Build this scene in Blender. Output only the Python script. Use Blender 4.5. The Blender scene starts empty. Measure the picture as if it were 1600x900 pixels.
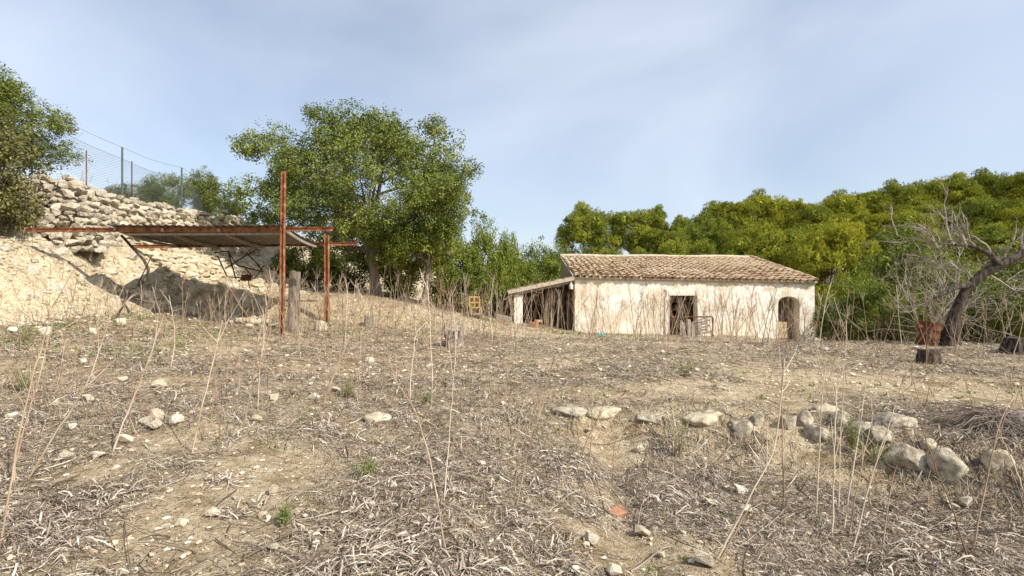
import bpy, bmesh, math, random
import numpy as np
from mathutils import Vector, Matrix, noise as mnoise

rng = np.random.default_rng(7)
random.seed(7)
R = math.radians
EYE = 1.7            # camera height above the ground at its foot
F = 800.0            # focal length in photo pixels (photo 1600 x 900)

# ------------------------------------------------------------------ camera
sc = bpy.context.scene
col = sc.collection
cam_d = bpy.data.cameras.new("camera")
cam_d.sensor_width = 36.0
cam_d.lens = 36.0 * F / 1600.0
cam_d.clip_start = 0.05
cam_d.clip_end = 4000.0
cam = bpy.data.objects.new("camera", cam_d)
cam.location = (0, 0, EYE)
cam.rotation_euler = (R(90), 0, 0)
col.objects.link(cam)
sc.camera = cam

# ------------------------------------------------------------------ sky, sun, exposure
SUN = Vector((0.64, -0.43, 0.68)).normalized()      # towards the sun
world = bpy.data.worlds.new("World")
sc.world = world
world.use_nodes = True
wn, wl = world.node_tree.nodes, world.node_tree.links
wn.clear()
w_out = wn.new("ShaderNodeOutputWorld")
w_bg = wn.new("ShaderNodeBackground")
w_sky = wn.new("ShaderNodeTexSky")
w_sky.sky_type = 'NISHITA'
w_sky.sun_disc = False
w_sky.sun_elevation = math.asin(SUN.z)
w_sky.sun_rotation = math.atan2(SUN.x, SUN.y)
w_sky.altitude = 100
w_sky.air_density = 1.0
w_sky.dust_density = 1.2
w_sky.ozone_density = 1.3
w_tc = wn.new("ShaderNodeTexCoord")
w_map = wn.new("ShaderNodeMapping")
w_map.inputs['Scale'].default_value = (1.0, 1.0, 2.2)
w_map.inputs['Location'].default_value = (1.3, 0.4, 0.2)
w_map.inputs['Rotation'].default_value = (0.0, 0.25, 0.4)
w_n = wn.new("ShaderNodeTexNoise")
w_n.inputs['Scale'].default_value = 1.7
w_n.inputs['Detail'].default_value = 7.0
w_n.inputs['Roughness'].default_value = 0.48
w_n.inputs['Distortion'].default_value = 0.5
w_r = wn.new("ShaderNodeValToRGB")
w_r.color_ramp.elements[0].position = 0.28
w_r.color_ramp.elements[0].color = (0.28, 0.28, 0.28, 1)
w_r.color_ramp.elements[1].position = 0.80
w_r.color_ramp.elements[1].color = (0.72, 0.72, 0.72, 1)
w_mix = wn.new("ShaderNodeMixRGB")
w_mix.inputs['Color2'].default_value = (6.6, 7.15, 8.1, 1)     # thin high cloud
wl.new(w_tc.outputs['Generated'], w_map.inputs['Vector'])
wl.new(w_map.outputs['Vector'], w_n.inputs['Vector'])
wl.new(w_n.outputs['Fac'], w_r.inputs['Fac'])
wl.new(w_r.outputs['Color'], w_mix.inputs['Fac'])
wl.new(w_sky.outputs['Color'], w_mix.inputs['Color1'])
wl.new(w_mix.outputs['Color'], w_bg.inputs['Color'])
w_bg.inputs['Strength'].default_value = 0.115
wl.new(w_bg.outputs['Background'], w_out.inputs['Surface'])

sun_d = bpy.data.lights.new("sun", 'SUN')
sun_d.energy = 5.0
sun_d.angle = R(0.55)
sun_d.color = (1.0, 0.94, 0.85)
sun = bpy.data.objects.new("sun", sun_d)
sun.rotation_euler = (-SUN).to_track_quat('-Z', 'Y').to_euler()
sun.location = (20, -15, 30)
col.objects.link(sun)

sc.view_settings.view_transform = 'Standard'
sc.view_settings.look = 'None'
sc.view_settings.exposure = 0.36
sc.view_settings.gamma = 1.0
sc.view_settings.use_curve_mapping = False
sc.render.engine = 'CYCLES'
sc.cycles.max_bounces = 6
sc.cycles.transparent_max_bounces = 4

# ------------------------------------------------------------------ numeric helpers
def vnoise(x, y, seed=0):
    x = np.asarray(x, float); y = np.asarray(y, float)
    xi = np.floor(x).astype(np.int64); yi = np.floor(y).astype(np.int64)
    fx = x - xi; fy = y - yi
    fx = fx * fx * (3 - 2 * fx); fy = fy * fy * (3 - 2 * fy)
    def hsh(a, b):
        n = (a * 374761393 + b * 668265263 + seed * 974711) & 0x7fffffff
        n = ((n ^ (n >> 13)) * 1274126177) & 0x7fffffff
        return ((n ^ (n >> 16)) & 0xffff) / 65535.0
    a = hsh(xi, yi); b = hsh(xi + 1, yi); c = hsh(xi, yi + 1); d = hsh(xi + 1, yi + 1)
    return (a * (1 - fx) + b * fx) * (1 - fy) + (c * (1 - fx) + d * fx) * fy - 0.5

def sstep(a, b, x):
    t = np.clip((np.asarray(x, float) - a) / (b - a), 0, 1)
    return t * t * (3 - 2 * t)

# ------------------------------------------------------------------ terrain height
TX = np.array([-9, -6, -3, 0, 3, 6, 10, 16], float)
TY = np.array([0, 3, 6, 9, 12, 15, 16.4, 18, 22, 30], float)
TZ = np.array([
    [-1.50, -1.60, -1.68, -1.70, -1.72, -1.72, -1.72, -1.70],
    [-1.40, -1.58, -1.68, -1.70, -1.73, -1.74, -1.72, -1.70],
    [-1.20, -1.45, -1.62, -1.70, -1.72, -1.70, -1.64, -1.60],
    [-0.85, -1.22, -1.46, -1.54, -1.56, -1.56, -1.56, -1.52],
    [-0.62, -1.02, -1.30, -1.43, -1.49, -1.56, -1.58, -1.58],
    [-0.85, -1.08, -1.36, -1.50, -1.57, -1.62, -1.64, -1.66],
    [-0.85, -1.12, -1.38, -1.55, -1.66, -1.72, -1.76, -1.90],
    [-0.35, -0.22, -0.72, -1.50, -1.80, -1.85, -1.95, -2.30],
    [0.00, -0.15, -0.95, -1.50, -1.93, -2.02, -2.10, -2.50],
    [0.10, -0.40, -1.00, -1.60, -2.10, -2.25, -2.45, -3.00]])
GX = np.arange(-9, 16.01, 0.25); GY = np.arange(0, 30.01, 0.25)
def _bil(xs, ys, Z, x, y):
    i = np.clip(np.searchsorted(xs, x) - 1, 0, len(xs) - 2); j = np.clip(np.searchsorted(ys, y) - 1, 0, len(ys) - 2)
    tx = np.clip((x - xs[i]) / (xs[i + 1] - xs[i]), 0, 1); ty = np.clip((y - ys[j]) / (ys[j + 1] - ys[j]), 0, 1)
    return (Z[j, i] * (1 - tx) + Z[j, i + 1] * tx) * (1 - ty) + (Z[j + 1, i] * (1 - tx) + Z[j + 1, i + 1] * tx) * ty
_gx, _gy = np.meshgrid(GX, GY)
GZ = _bil(TX, TY, TZ, _gx, _gy)
for _ in range(2):
    p = np.pad(GZ, 1, mode='edge')
    GZ = (p[:-2, 1:-1] + p[2:, 1:-1] + p[1:-1, :-2] + p[1:-1, 2:] + 2 * GZ) / 6

BY = np.array([0, 8, 10.5, 13, 16, 19, 22, 30], float)
XB = np.array([-10.8, -10.6, -10.3, -9.2, -7.6, -7.9, -8.8, -9.5])
XW = np.array([-13.5, -12.8, -12.4, -12.2, -12.2, -11.8, -10.7, -10.6])
# the stony step below the upper terrace, seen from the lower ground
EDGE = np.array([[-1.5, 7.3], [0.2, 7.0], [1.1, 6.75], [2.4, 6.4], [3.5, 5.8], [4.6, 4.85], [6.5, 4.2], [9, 3.6]])

def hgt(x, y):
    x = np.asarray(x, float); y = np.asarray(y, float)
    g = _bil(GX, GY, GZ, np.clip(x, -9, 16), np.clip(y, 0, 30))
    # terrace step
    ey = np.interp(x, EDGE[:, 0], EDGE[:, 1])
    amp = 0.46 * sstep(-1.0, 2.6, x) * (1 - sstep(8, 11, x))
    dy = y - ey
    g = g + amp * (sstep(-0.75, 0.14, dy) - 0.55) * (1 - sstep(0.8, 4.5, dy)) * (1 - sstep(2.6, 6.0, -dy))
    g = g - 0.09 * np.exp(-((x - 0.28 - 0.15 * y) / 0.20) ** 2) * sstep(2.0, 3.0, y) * (1 - sstep(6.2, 7.4, y))
    # bank on the left
    xb = np.interp(y, BY, XB); xw = np.interp(y, BY, XW)
    t = np.clip((xb - x) / (xb - xw), 0, 1)
    lump = 0.30 * vnoise(x * 1.1, y * 1.1, 3) + 0.16 * vnoise(x * 2.7, y * 2.7, 4)
    tal = sstep(12.8, 15.0, y) * (1 - sstep(18.0, 19.5, y))
    s0 = t ** 0.85 * (1 - tal) + tal * np.where(t < 0.76, t / 0.76 * 0.40, 0.40 + (t - 0.76) / 0.24 * 0.60)
    s = np.clip(s0 + lump * np.sin(np.pi * t) * (0.9 - 0.45 * tal), 0, 1.1)
    g = g + (1.30 - g) * s
    d = np.clip(xw - x, 0, None)
    wm = sstep(11.8, 13.0, y)
    g = g + wm * 1.45 * sstep(0.05, 0.40, d) + (1 - wm) * 1.9 * sstep(0, 2.2, d)
    g = g + 0.16 * np.clip(d - 0.4, 0, 9)
    # wooded slope behind on the right
    g = g + 0.20 * np.clip(y - 34, 0, 60) * sstep(4, 42, x) - 0.6 * sstep(15, 20, x) * (1 - sstep(28, 45, y)) * sstep(14, 17, y)
    near = 1 - sstep(26, 60, np.hypot(x, y))
    g = g + near * (0.10 * vnoise(x * 0.55, y * 0.55, 1) + 0.055 * vnoise(x * 1.7, y * 1.7, 2)
                    + 0.03 * vnoise(x * 4.3, y * 4.3, 5) + 0.014 * vnoise(x * 9, y * 9, 6))
    return g + EYE

def H(x, y):
    return float(hgt(x, y))

def P(px, py, Y):
    """the point at depth Y that the photograph shows at px, py"""
    return Vector(((px - 800) / F * Y, Y, (450 - py) / F * Y + EYE))

_ts = np.concatenate([np.arange(1.5, 12, 0.02), np.arange(12, 60, 0.05)])
def hit(px, py):
    """where the line of sight meets the ground"""
    xs = (px - 800) / F * _ts; zs = (450 - py) / F * _ts + EYE
    k = np.nonzero(zs <= hgt(xs, _ts))[0]
    Y = _ts[k[0]] if len(k) else 25.0
    x = (px - 800) / F * Y
    return Vector((x, Y, H(x, Y)))

def ground(px, Y):
    x = (px - 800) / F * Y
    return Vector((x, Y, H(x, Y)))

# ------------------------------------------------------------------ mesh collector
class MB:
    def __init__(self):
        self.V, self.Fs, self.T, self.n = [], [], [], 0
    def add(self, V, Fc, tint=None):
        V = np.asarray(V, float).reshape(-1, 3); Fc = np.asarray(Fc, int)
        self.V.append(V); self.Fs.append(Fc + self.n); self.n += len(V)
        if tint is None: tint = 0.5
        self.T.append(np.broadcast_to(np.asarray(tint, float), (len(Fc),)).copy())
    def tube(self, pts, rad, sides=6, tint=None, cap=True):
        pts = np.asarray([tuple(p) for p in pts], float); n = len(pts)
        rad = np.broadcast_to(np.asarray(rad, float), (n,))
        tg = np.gradient(pts, axis=0); tg /= np.linalg.norm(tg, axis=1)[:, None] + 1e-9
        ref = np.array([0, 0, 1.0]) if abs(tg[0][2]) < 0.8 else np.array([1.0, 0, 0])
        u = np.cross(tg, ref); u /= np.linalg.norm(u, axis=1)[:, None] + 1e-9
        v = np.cross(tg, u)
        a = np.linspace(0, 2 * np.pi, sides, endpoint=False)
        ring = (pts[:, None] + rad[:, None, None] * (np.cos(a)[None, :, None] * u[:, None] + np.sin(a)[None, :, None] * v[:, None]))
        V = ring.reshape(-1, 3)
        i = np.arange(n - 1)[:, None] * sides; k = np.arange(sides)[None, :]; k2 = (k + 1) % sides
        Fq = np.stack([i + k, i + k2, i + sides + k2, i + sides + k], -1).reshape(-1, 4)
        base = self.n
        self.add(V, Fq, tint)
        if cap:
            c0 = np.vstack([V[:sides], pts[:1]]); c1 = np.vstack([V[-sides:], pts[-1:]])
            kk = np.arange(sides)
            self.add(c0, np.stack([kk, np.full(sides, sides), (kk + 1) % sides], -1)[:, ::-1], tint)
            self.add(c1, np.stack([kk, (kk + 1) % sides, np.full(sides, sides)], -1), tint)
    def box(self, c, size, rot=None, tint=None):
        s = np.array(size, float) / 2
        V = np.array([[x, y, z] for x in (-1, 1) for y in (-1, 1) for z in (-1, 1)], float) * s
        if rot is not None: V = V @ np.array(rot.to_3x3()).T
        V = V + np.array(tuple(c))
        self.add(V, [[0, 1, 3, 2], [4, 6, 7, 5], [0, 4, 5, 1], [2, 3, 7, 6], [0, 2, 6, 4], [1, 5, 7, 3]], tint)
    def bar(self, a, b, w, h, tint=None, up=(0, 0, 1)):
        """a squared bar from a to b"""
        a = np.array(tuple(a)); b = np.array(tuple(b)); d = (b - a) / np.linalg.norm(b - a)
        up = np.array(up, float)
        if abs(d @ up) > 0.95: up = np.array([0, 1.0, 0])
        s = np.cross(d, up); s /= np.linalg.norm(s); u = np.cross(s, d)
        V = [p + s * i * w / 2 + u * j * h / 2 for p in (a, b) for i in (-1, 1) for j in (-1, 1)]
        self.add(V, [[0, 1, 3, 2], [4, 6, 7, 5], [0, 4, 5, 1], [2, 3, 7, 6], [0, 2, 6, 4], [1, 5, 7, 3]], tint)
    def ibeam(self, a, b, w, h, t=0.012, up=(0, 0, 1)):
        """an I-section: two flanges and a web"""
        a = np.array(tuple(a)); b = np.array(tuple(b)); d = (b - a) / np.linalg.norm(b - a)
        up = np.array(up, float); s = np.cross(d, up); s /= np.linalg.norm(s); u = np.cross(s, d)
        self.bar(a + u * (h / 2 - t / 2), b + u * (h / 2 - t / 2), w, t, up=tuple(u))
        self.bar(a - u * (h / 2 - t / 2), b - u * (h / 2 - t / 2), w, t, up=tuple(u))
        self.bar(a + d * 0.002, b - d * 0.002, t, h - 2 * t + 0.002, up=tuple(u))
    def mesh(self, name, mats, smooth=False):
        me = bpy.data.meshes.new(name)
        V = np.concatenate(self.V); me.vertices.add(len(V)); me.vertices.foreach_set('co', V.ravel())
        nl = sum(f.size for f in self.Fs); nf = sum(len(f) for f in self.Fs)
        me.loops.add(nl); me.polygons.add(nf)
        me.loops.foreach_set('vertex_index', np.concatenate([f.ravel() for f in self.Fs]).astype(np.int32))
        tot = np.concatenate([np.full(len(f), f.shape[1]) for f in self.Fs])
        start = np.concatenate([[0], np.cumsum(tot)[:-1]])
        me.polygons.foreach_set('loop_start', start.astype(np.int32))
        me.update(calc_edges=True)
        at = me.attributes.new('tint', 'FLOAT', 'FACE')
        at.data.foreach_set('value', np.concatenate(self.T).astype(np.float32))
        me.polygons.foreach_set('use_smooth', np.full(nf, smooth))
        for m in (mats if isinstance(mats, (list, tuple)) else [mats]): me.materials.append(m)
        me.validate()
        return me
    def obj(self, name, mats, parent=None, smooth=False, loc=None):
        return link(name, self.mesh(name, mats, smooth), parent, loc)

def link(name, data, parent=None, loc=None):
    o = bpy.data.objects.new(name, data)
    col.objects.link(o)
    if parent is not None: o.parent = parent
    if loc is not None: o.location = loc
    return o

def tag(o, label=None, cat=None, group=None, kind=None):
    if label: o['label'] = label
    if cat: o['category'] = cat
    if group: o['group'] = group
    if kind: o['kind'] = kind
    return o

def thing(name, label, cat, loc=(0, 0, 0), group=None):
    o = bpy.data.objects.new(name, None)
    o.empty_display_size = 0.2
    col.objects.link(o); o.location = loc
    return tag(o, label, cat, group)

# ------------------------------------------------------------------ materials
def new_mat(name):
    m = bpy.data.materials.new(name); m.use_nodes = True
    nt = m.node_tree; b = nt.nodes['Principled BSDF']
    return m, nt, b

def ramp(nt, stops):
    r = nt.nodes.new('ShaderNodeValToRGB'); e = r.color_ramp.elements
    while len(e) < len(stops): e.new(0.5)
    for k, (p_, c) in enumerate(stops):
        e[k].position = p_; e[k].color = (*c, 1)
    return r

def tex(nt, kind, scale, detail=6, rough=0.6, coord='Object', stretch=None, **kw):
    tc = nt.nodes.new('ShaderNodeTexCoord')
    t = nt.nodes.new(kind)
    t.inputs['Scale'].default_value = scale
    if 'Detail' in t.inputs and kind == 'ShaderNodeTexNoise':
        t.inputs['Detail'].default_value = detail; t.inputs['Roughness'].default_value = rough
    src = tc.outputs[coord]
    if stretch:
        mp = nt.nodes.new('ShaderNodeMapping'); mp.inputs['Scale'].default_value = stretch
        nt.links.new(src, mp.inputs['Vector']); src = mp.outputs['Vector']
    nt.links.new(src, t.inputs['Vector'])
    return t

def mixc(nt, fac, a, b, mode='MIX'):
    m = nt.nodes.new('ShaderNodeMixRGB'); m.blend_type = mode
    for sock, v in ((m.inputs['Fac'], fac), (m.inputs['Color1'], a), (m.inputs['Color2'], b)):
        if isinstance(v, (int, float)): sock.default_value = v
        elif isinstance(v, tuple): sock.default_value = (*v, 1)
        else: nt.links.new(v, sock)
    return m.outputs['Color']

def bump(nt, b, height, strength=0.5, dist=0.02):
    bp = nt.nodes.new('ShaderNodeBump')
    bp.inputs['Strength'].default_value = strength; bp.inputs['Distance'].default_value = dist
    nt.links.new(height, bp.inputs['Height']); nt.links.new(bp.outputs['Normal'], b.inputs['Normal'])

def mat_noise(name, stops, scale=6, rough=0.9, bscale=25, bstr=0.5, bdist=0.02, rand=0.0, stretch=None, spec=0.2, metal=0.0):
    m, nt, b = new_mat(name)
    n = tex(nt, 'ShaderNodeTexNoise', scale, 7, 0.62, stretch=stretch)
    src = n.outputs['Fac']
    if rand:
        oi = nt.nodes.new('ShaderNodeObjectInfo')
        ma = nt.nodes.new('ShaderNodeMath'); ma.operation = 'MULTIPLY_ADD'
        ma.inputs[1].default_value = rand; ma.inputs[2].default_value = -rand / 2
        nt.links.new(oi.outputs['Random'], ma.inputs[0])
        ad = nt.nodes.new('ShaderNodeMath'); ad.operation = 'ADD'
        nt.links.new(ma.outputs[0], ad.inputs[0]); nt.links.new(src, ad.inputs[1]); src = ad.outputs[0]
    r = ramp(nt, stops); nt.links.new(src, r.inputs['Fac'])
    nt.links.new(r.outputs['Color'], b.inputs['Base Color'])
    b.inputs['Roughness'].default_value = rough; b.inputs['Specular IOR Level'].default_value = spec
    b.inputs['Metallic'].default_value = metal
    n2 = tex(nt, 'ShaderNodeTexNoise', bscale, 8, 0.65, stretch=stretch)
    bump(nt, b, n2.outputs['Fac'], bstr, bdist)
    return m

def mat_tint(name, stops, rough=0.85, trans=0.0, spec=0.15, tcol=None):
    """colour from the per-piece tint attribute"""
    m, nt, b = new_mat(name)
    a = nt.nodes.new('ShaderNodeAttribute'); a.attribute_name = 'tint'
    r = ramp(nt, stops); nt.links.new(a.outputs['Fac'], r.inputs['Fac'])
    nt.links.new(r.outputs['Color'], b.inputs['Base Color'])
    b.inputs['Roughness'].default_value = rough; b.inputs['Specular IOR Level'].default_value = spec
    if trans:
        tr = nt.nodes.new('ShaderNodeBsdfTranslucent'); mx = nt.nodes.new('ShaderNodeMixShader')
        mx.inputs['Fac'].default_value = trans
        nt.links.new(r.outputs['Color'], tr.inputs['Color'])
        nt.links.new(b.outputs['BSDF'], mx.inputs[1]); nt.links.new(tr.outputs['BSDF'], mx.inputs[2])
        nt.links.new(mx.outputs['Shader'], nt.nodes['Material Output'].inputs['Surface'])
    return m

M = {}
# soil: tan earth, paler limestone dust, mossy brown patches, gravel relief
m, nt, b = new_mat('soil')
n1 = tex(nt, 'ShaderNodeTexNoise', 0.55, 5, 0.6); n2 = tex(nt, 'ShaderNodeTexNoise', 7, 8, 0.7)
n3 = tex(nt, 'ShaderNodeTexNoise', 1.6, 6, 0.65)
r1 = ramp(nt, [(0.30, (0.38, 0.275, 0.16)), (0.5, (0.55, 0.42, 0.24)), (0.68, (0.66, 0.535, 0.34))]); nt.links.new(n1.outputs['Fac'], r1.inputs['Fac'])
r2 = ramp(nt, [(0.36, (0.15, 0.11, 0.065)), (0.5, (0.46, 0.365, 0.24)), (0.62, (0.74, 0.65, 0.48))]); nt.links.new(n2.outputs['Fac'], r2.inputs['Fac'])
c = mixc(nt, 0.5, r1.outputs['Color'], r2.outputs['Color'])
r3 = ramp(nt, [(0.53, (0, 0, 0)), (0.66, (0.7, 0.7, 0.7))]); nt.links.new(n3.outputs['Fac'], r3.inputs['Fac'])
c = mixc(nt, r3.outputs['Color'], c, (0.20, 0.13, 0.05))
v = tex(nt, 'ShaderNodeTexVoronoi', 38); v.feature = 'F1'
rv = ramp(nt, [(0.12, (1, 1, 1)), (0.34, (0, 0, 0))]); nt.links.new(v.outputs['Distance'], rv.inputs['Fac'])
vc = mixc(nt, 0.5, v.outputs['Color'], (0.62, 0.55, 0.43))
c = mixc(nt, mixc(nt, 1.0, rv.outputs['Color'], (0.38, 0.38, 0.38), 'MULTIPLY'), c, (0.60, 0.53, 0.40))
tcx = nt.nodes.new('ShaderNodeTexCoord'); sx_ = nt.nodes.new('ShaderNodeSeparateXYZ'); nt.links.new(tcx.outputs['Object'], sx_.inputs[0])
mr = nt.nodes.new('ShaderNodeMapRange'); mr.inputs['From Min'].default_value = -8.2; mr.inputs['From Max'].default_value = -10.6; mr.inputs['To Max'].default_value = 0.75
nt.links.new(sx_.outputs['X'], mr.inputs['Value'])
rm = ramp(nt, [(0.34, (0.36, 0.275, 0.17)), (0.48, (0.64, 0.54, 0.36)), (0.64, (0.76, 0.68, 0.50))]); nt.links.new(n2.outputs['Fac'], rm.inputs['Fac'])
c = mixc(nt, mr.outputs['Result'], c, rm.outputs['Color'])
nt.links.new(c, b.inputs['Base Color']); b.inputs['Roughness'].default_value = 0.95; b.inputs['Specular IOR Level'].default_value = 0.1
nb = tex(nt, 'ShaderNodeTexNoise', 22, 9, 0.75)
hb = nt.nodes.new('ShaderNodeMath'); hb.operation = 'ADD'
nt.links.new(nb.outputs['Fac'], hb.inputs[0]); nt.links.new(rv.outputs['Color'], hb.inputs[1])
bump(nt, b, hb.outputs[0], 1.0, 0.05)
M['soil'] = m

M['limestone'] = mat_noise('limestone', [(0.28, (0.30, 0.23, 0.14)), (0.44, (0.58, 0.48, 0.32)), (0.60, (0.71, 0.63, 0.47)), (0.8, (0.79, 0.74, 0.62))], 5, 0.92, 14, 0.9, 0.05, rand=0.22)
M['greystone'] = mat_noise('greystone', [(0.30, (0.16, 0.13, 0.09)), (0.43, (0.36, 0.31, 0.23)), (0.56, (0.51, 0.45, 0.34)), (0.75, (0.62, 0.57, 0.46))], 6, 0.92, 11, 0.8, 0.035, rand=0.18)
M['pebble'] = mat_tint('pebble', [(0, (0.36, 0.26, 0.15)), (0.35, (0.56, 0.46, 0.31)), (1, (0.82, 0.76, 0.64))], 0.9)
M['straw'] = mat_tint('straw', [(0, (0.055, 0.04, 0.029)), (0.32, (0.235, 0.182, 0.132)), (0.60, (0.42, 0.352, 0.275)), (0.85, (0.56, 0.485, 0.385)), (1, (0.70, 0.63, 0.52))], 0.9)
M['stalk'] = mat_noise('stalk', [(0.25, (0.20, 0.125, 0.075)), (0.5, (0.42, 0.31, 0.21)), (0.75, (0.64, 0.55, 0.43))], 2.5, 0.85, 40, 0.2, 0.004, rand=0.5)
M['stick'] = mat_noise('stick', [(0.3, (0.10, 0.075, 0.055)), (0.55, (0.24, 0.19, 0.15)), (0.75, (0.38, 0.32, 0.26))], 5, 0.9, 40, 0.4, 0.006, rand=0.4)
M['bark'] = mat_noise('bark', [(0.3, (0.10, 0.08, 0.06)), (0.5, (0.26, 0.21, 0.165)), (0.72, (0.40, 0.345, 0.28))], 3, 0.95, 14, 1.0, 0.06, stretch=(3, 3, 0.6))
M['darkbark'] = mat_noise('darkbark', [(0.34, (0.02, 0.016, 0.012)), (0.52, (0.085, 0.065, 0.05)), (0.72, (0.25, 0.20, 0.155))], 5, 0.95, 14, 1.0, 0.06, stretch=(3, 3, 0.7))
M['greywood'] = mat_noise('greywood', [(0.3, (0.16, 0.13, 0.10)), (0.5, (0.34, 0.29, 0.23)), (0.72, (0.50, 0.45, 0.38))], 5, 0.92, 20, 0.8, 0.02, stretch=(5, 5, 0.5))
M['yellowwood'] = mat_noise('yellowwood', [(0.3, (0.38, 0.20, 0.06)), (0.7, (0.62, 0.40, 0.14))], 6, 0.8, 30, 0.3, 0.005)
M['rust'] = mat_noise('rust', [(0.28, (0.05, 0.024, 0.017)), (0.43, (0.19, 0.068, 0.032)), (0.57, (0.33, 0.135, 0.06)), (0.66, (0.42, 0.235, 0.135)), (0.78, (0.58, 0.44, 0.33))], 6.5, 0.85, 45, 0.4, 0.006, spec=0.3)
M['darkrust'] = mat_noise('darkrust', [(0.3, (0.045, 0.022, 0.016)), (0.55, (0.15, 0.058, 0.032)), (0.78, (0.27, 0.13, 0.075))], 5, 0.85, 45, 0.4, 0.006)
M['sheet'] = mat_noise('sheet', [(0.3, (0.09, 0.08, 0.07)), (0.6, (0.20, 0.18, 0.15)), (0.8, (0.30, 0.27, 0.23))], 3, 0.9, 30, 0.3, 0.006)
M['green_paint'] = mat_noise('green_paint', [(0.3, (0.06, 0.09, 0.075)), (0.7, (0.11, 0.14, 0.12))], 6, 0.6, 40, 0.1, 0.003)
M['wire'] = mat_noise('wire', [(0.3, (0.13, 0.15, 0.15)), (0.7, (0.24, 0.26, 0.26))], 6, 0.6, 40, 0.1, 0.002)
M['teal'] = mat_noise('teal', [(0.3, (0.05, 0.30, 0.27)), (0.7, (0.10, 0.42, 0.38))], 6, 0.5, 30, 0.1, 0.003)
M['terracotta'] = mat_noise('terracotta', [(0.3, (0.26, 0.11, 0.06)), (0.7, (0.48, 0.27, 0.17))], 8, 0.9, 30, 0.4, 0.006)
M['pipe'] = mat_noise('pipe', [(0.3, (0.50, 0.46, 0.40)), (0.7, (0.70, 0.66, 0.60))], 6, 0.6, 30, 0.1, 0.003)
M['tile'] = mat_noise('tile', [(0.20, (0.15, 0.10, 0.065)), (0.38, (0.36, 0.235, 0.14)), (0.52, (0.50, 0.365, 0.23)), (0.66, (0.58, 0.47, 0.32)), (0.84, (0.52, 0.27, 0.12))], 7, 0.92, 30, 0.7, 0.012, rand=0.36)
M['mortar'] = mat_noise('mortar', [(0.3, (0.38, 0.31, 0.22)), (0.7, (0.62, 0.55, 0.43))], 4, 0.95, 20, 0.6, 0.02)
# limewashed plaster: cream and white coats, ochre where it has come away
m, nt, b = new_mat('plaster')
n1 = tex(nt, 'ShaderNodeTexNoise', 0.9, 7, 0.6); n2 = tex(nt, 'ShaderNodeTexNoise', 2.2, 9, 0.68); n3 = tex(nt, 'ShaderNodeTexNoise', 1.3, 8, 0.7, stretch=(3.2, 3.2, 0.55))
r1 = ramp(nt, [(0.36, (0.70, 0.60, 0.45)), (0.48, (0.79, 0.72, 0.58)), (0.58, (0.85, 0.81, 0.72))]); nt.links.new(n1.outputs['Fac'], r1.inputs['Fac'])
r2 = ramp(nt, [(0.53, (0, 0, 0)), (0.63, (0.75, 0.75, 0.75))]); nt.links.new(n2.outputs['Fac'], r2.inputs['Fac'])
c = mixc(nt, r2.outputs['Color'], r1.outputs['Color'], (0.56, 0.43, 0.27))
r3 = ramp(nt, [(0.56, (0, 0, 0)), (0.74, (0.8, 0.8, 0.8))]); nt.links.new(n3.outputs['Fac'], r3.inputs['Fac'])
c = mixc(nt, r3.outputs['Color'], c, (0.36, 0.28, 0.19))
nt.links.new(c, b.inputs['Base Color']); b.inputs['Roughness'].default_value = 0.95; b.inputs['Specular IOR Level'].default_value = 0.1
nb = tex(nt, 'ShaderNodeTexNoise', 9, 9, 0.7); bump(nt, b, nb.outputs['Fac'], 0.6, 0.04)
M['plaster'] = m
M['rubblewall'] = mat_noise('rubblewall', [(0.3, (0.20, 0.145, 0.09)), (0.5, (0.36, 0.27, 0.17)), (0.7, (0.50, 0.40, 0.27))], 4, 0.95, 9, 1.0, 0.06)
M['sandblock'] = mat_noise('sandblock', [(0.3, (0.46, 0.33, 0.20)), (0.7, (0.66, 0.52, 0.35))], 5, 0.95, 20, 0.6, 0.015)
M['carob'] = mat_tint('carob_leaf', [(0, (0.06, 0.085, 0.02)), (0.45, (0.155, 0.195, 0.045)), (0.8, (0.26, 0.29, 0.065)), (1, (0.38, 0.36, 0.085))], 0.7, 0.22, 0.12)
M['leaf'] = mat_tint('broad_leaf', [(0, (0.065, 0.085, 0.015)), (0.5, (0.16, 0.20, 0.03)), (1, (0.32, 0.34, 0.055))], 0.7, 0.25, 0.12)
M['olive'] = mat_tint('olive_leaf', [(0, (0.07, 0.07, 0.025)), (0.5, (0.16, 0.15, 0.05)), (1, (0.27, 0.24, 0.085))], 0.7, 0.2, 0.12)
M['pine'] = mat_tint('pine_needle', [(0, (0.07, 0.095, 0.016)), (0.40, (0.22, 0.255, 0.036)), (0.8, (0.42, 0.43, 0.055)), (1, (0.54, 0.52, 0.08))], 0.85, 0.06, 0.05)
nt = M['pine'].node_tree; oi = nt.nodes.new('ShaderNodeObjectInfo'); rp = ramp(nt, [(0, (0.70, 0.76, 0.85)), (0.5, (0.98, 0.96, 0.95)), (1, (1.22, 1.12, 0.95))])
nt.links.new(oi.outputs['Random'], rp.inputs['Fac'])
src_ = nt.nodes['Principled BSDF'].inputs['Base Color'].links[0].from_socket; mm_ = mixc(nt, 1.0, src_, rp.outputs['Color'], 'MULTIPLY')
nt.links.new(mm_, nt.nodes['Principled BSDF'].inputs['Base Color'])
M['weed'] = mat_tint('weed_leaf', [(0, (0.09, 0.12, 0.03)), (0.5, (0.19, 0.235, 0.07)), (1, (0.32, 0.34, 0.12))], 0.6, 0.25, 0.2)
M['twig'] = mat_noise('twig', [(0.3, (0.17, 0.14, 0.11)), (0.55, (0.33, 0.28, 0.225)), (0.75, (0.46, 0.41, 0.34))], 3, 0.92, 40, 0.3, 0.006)

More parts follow.
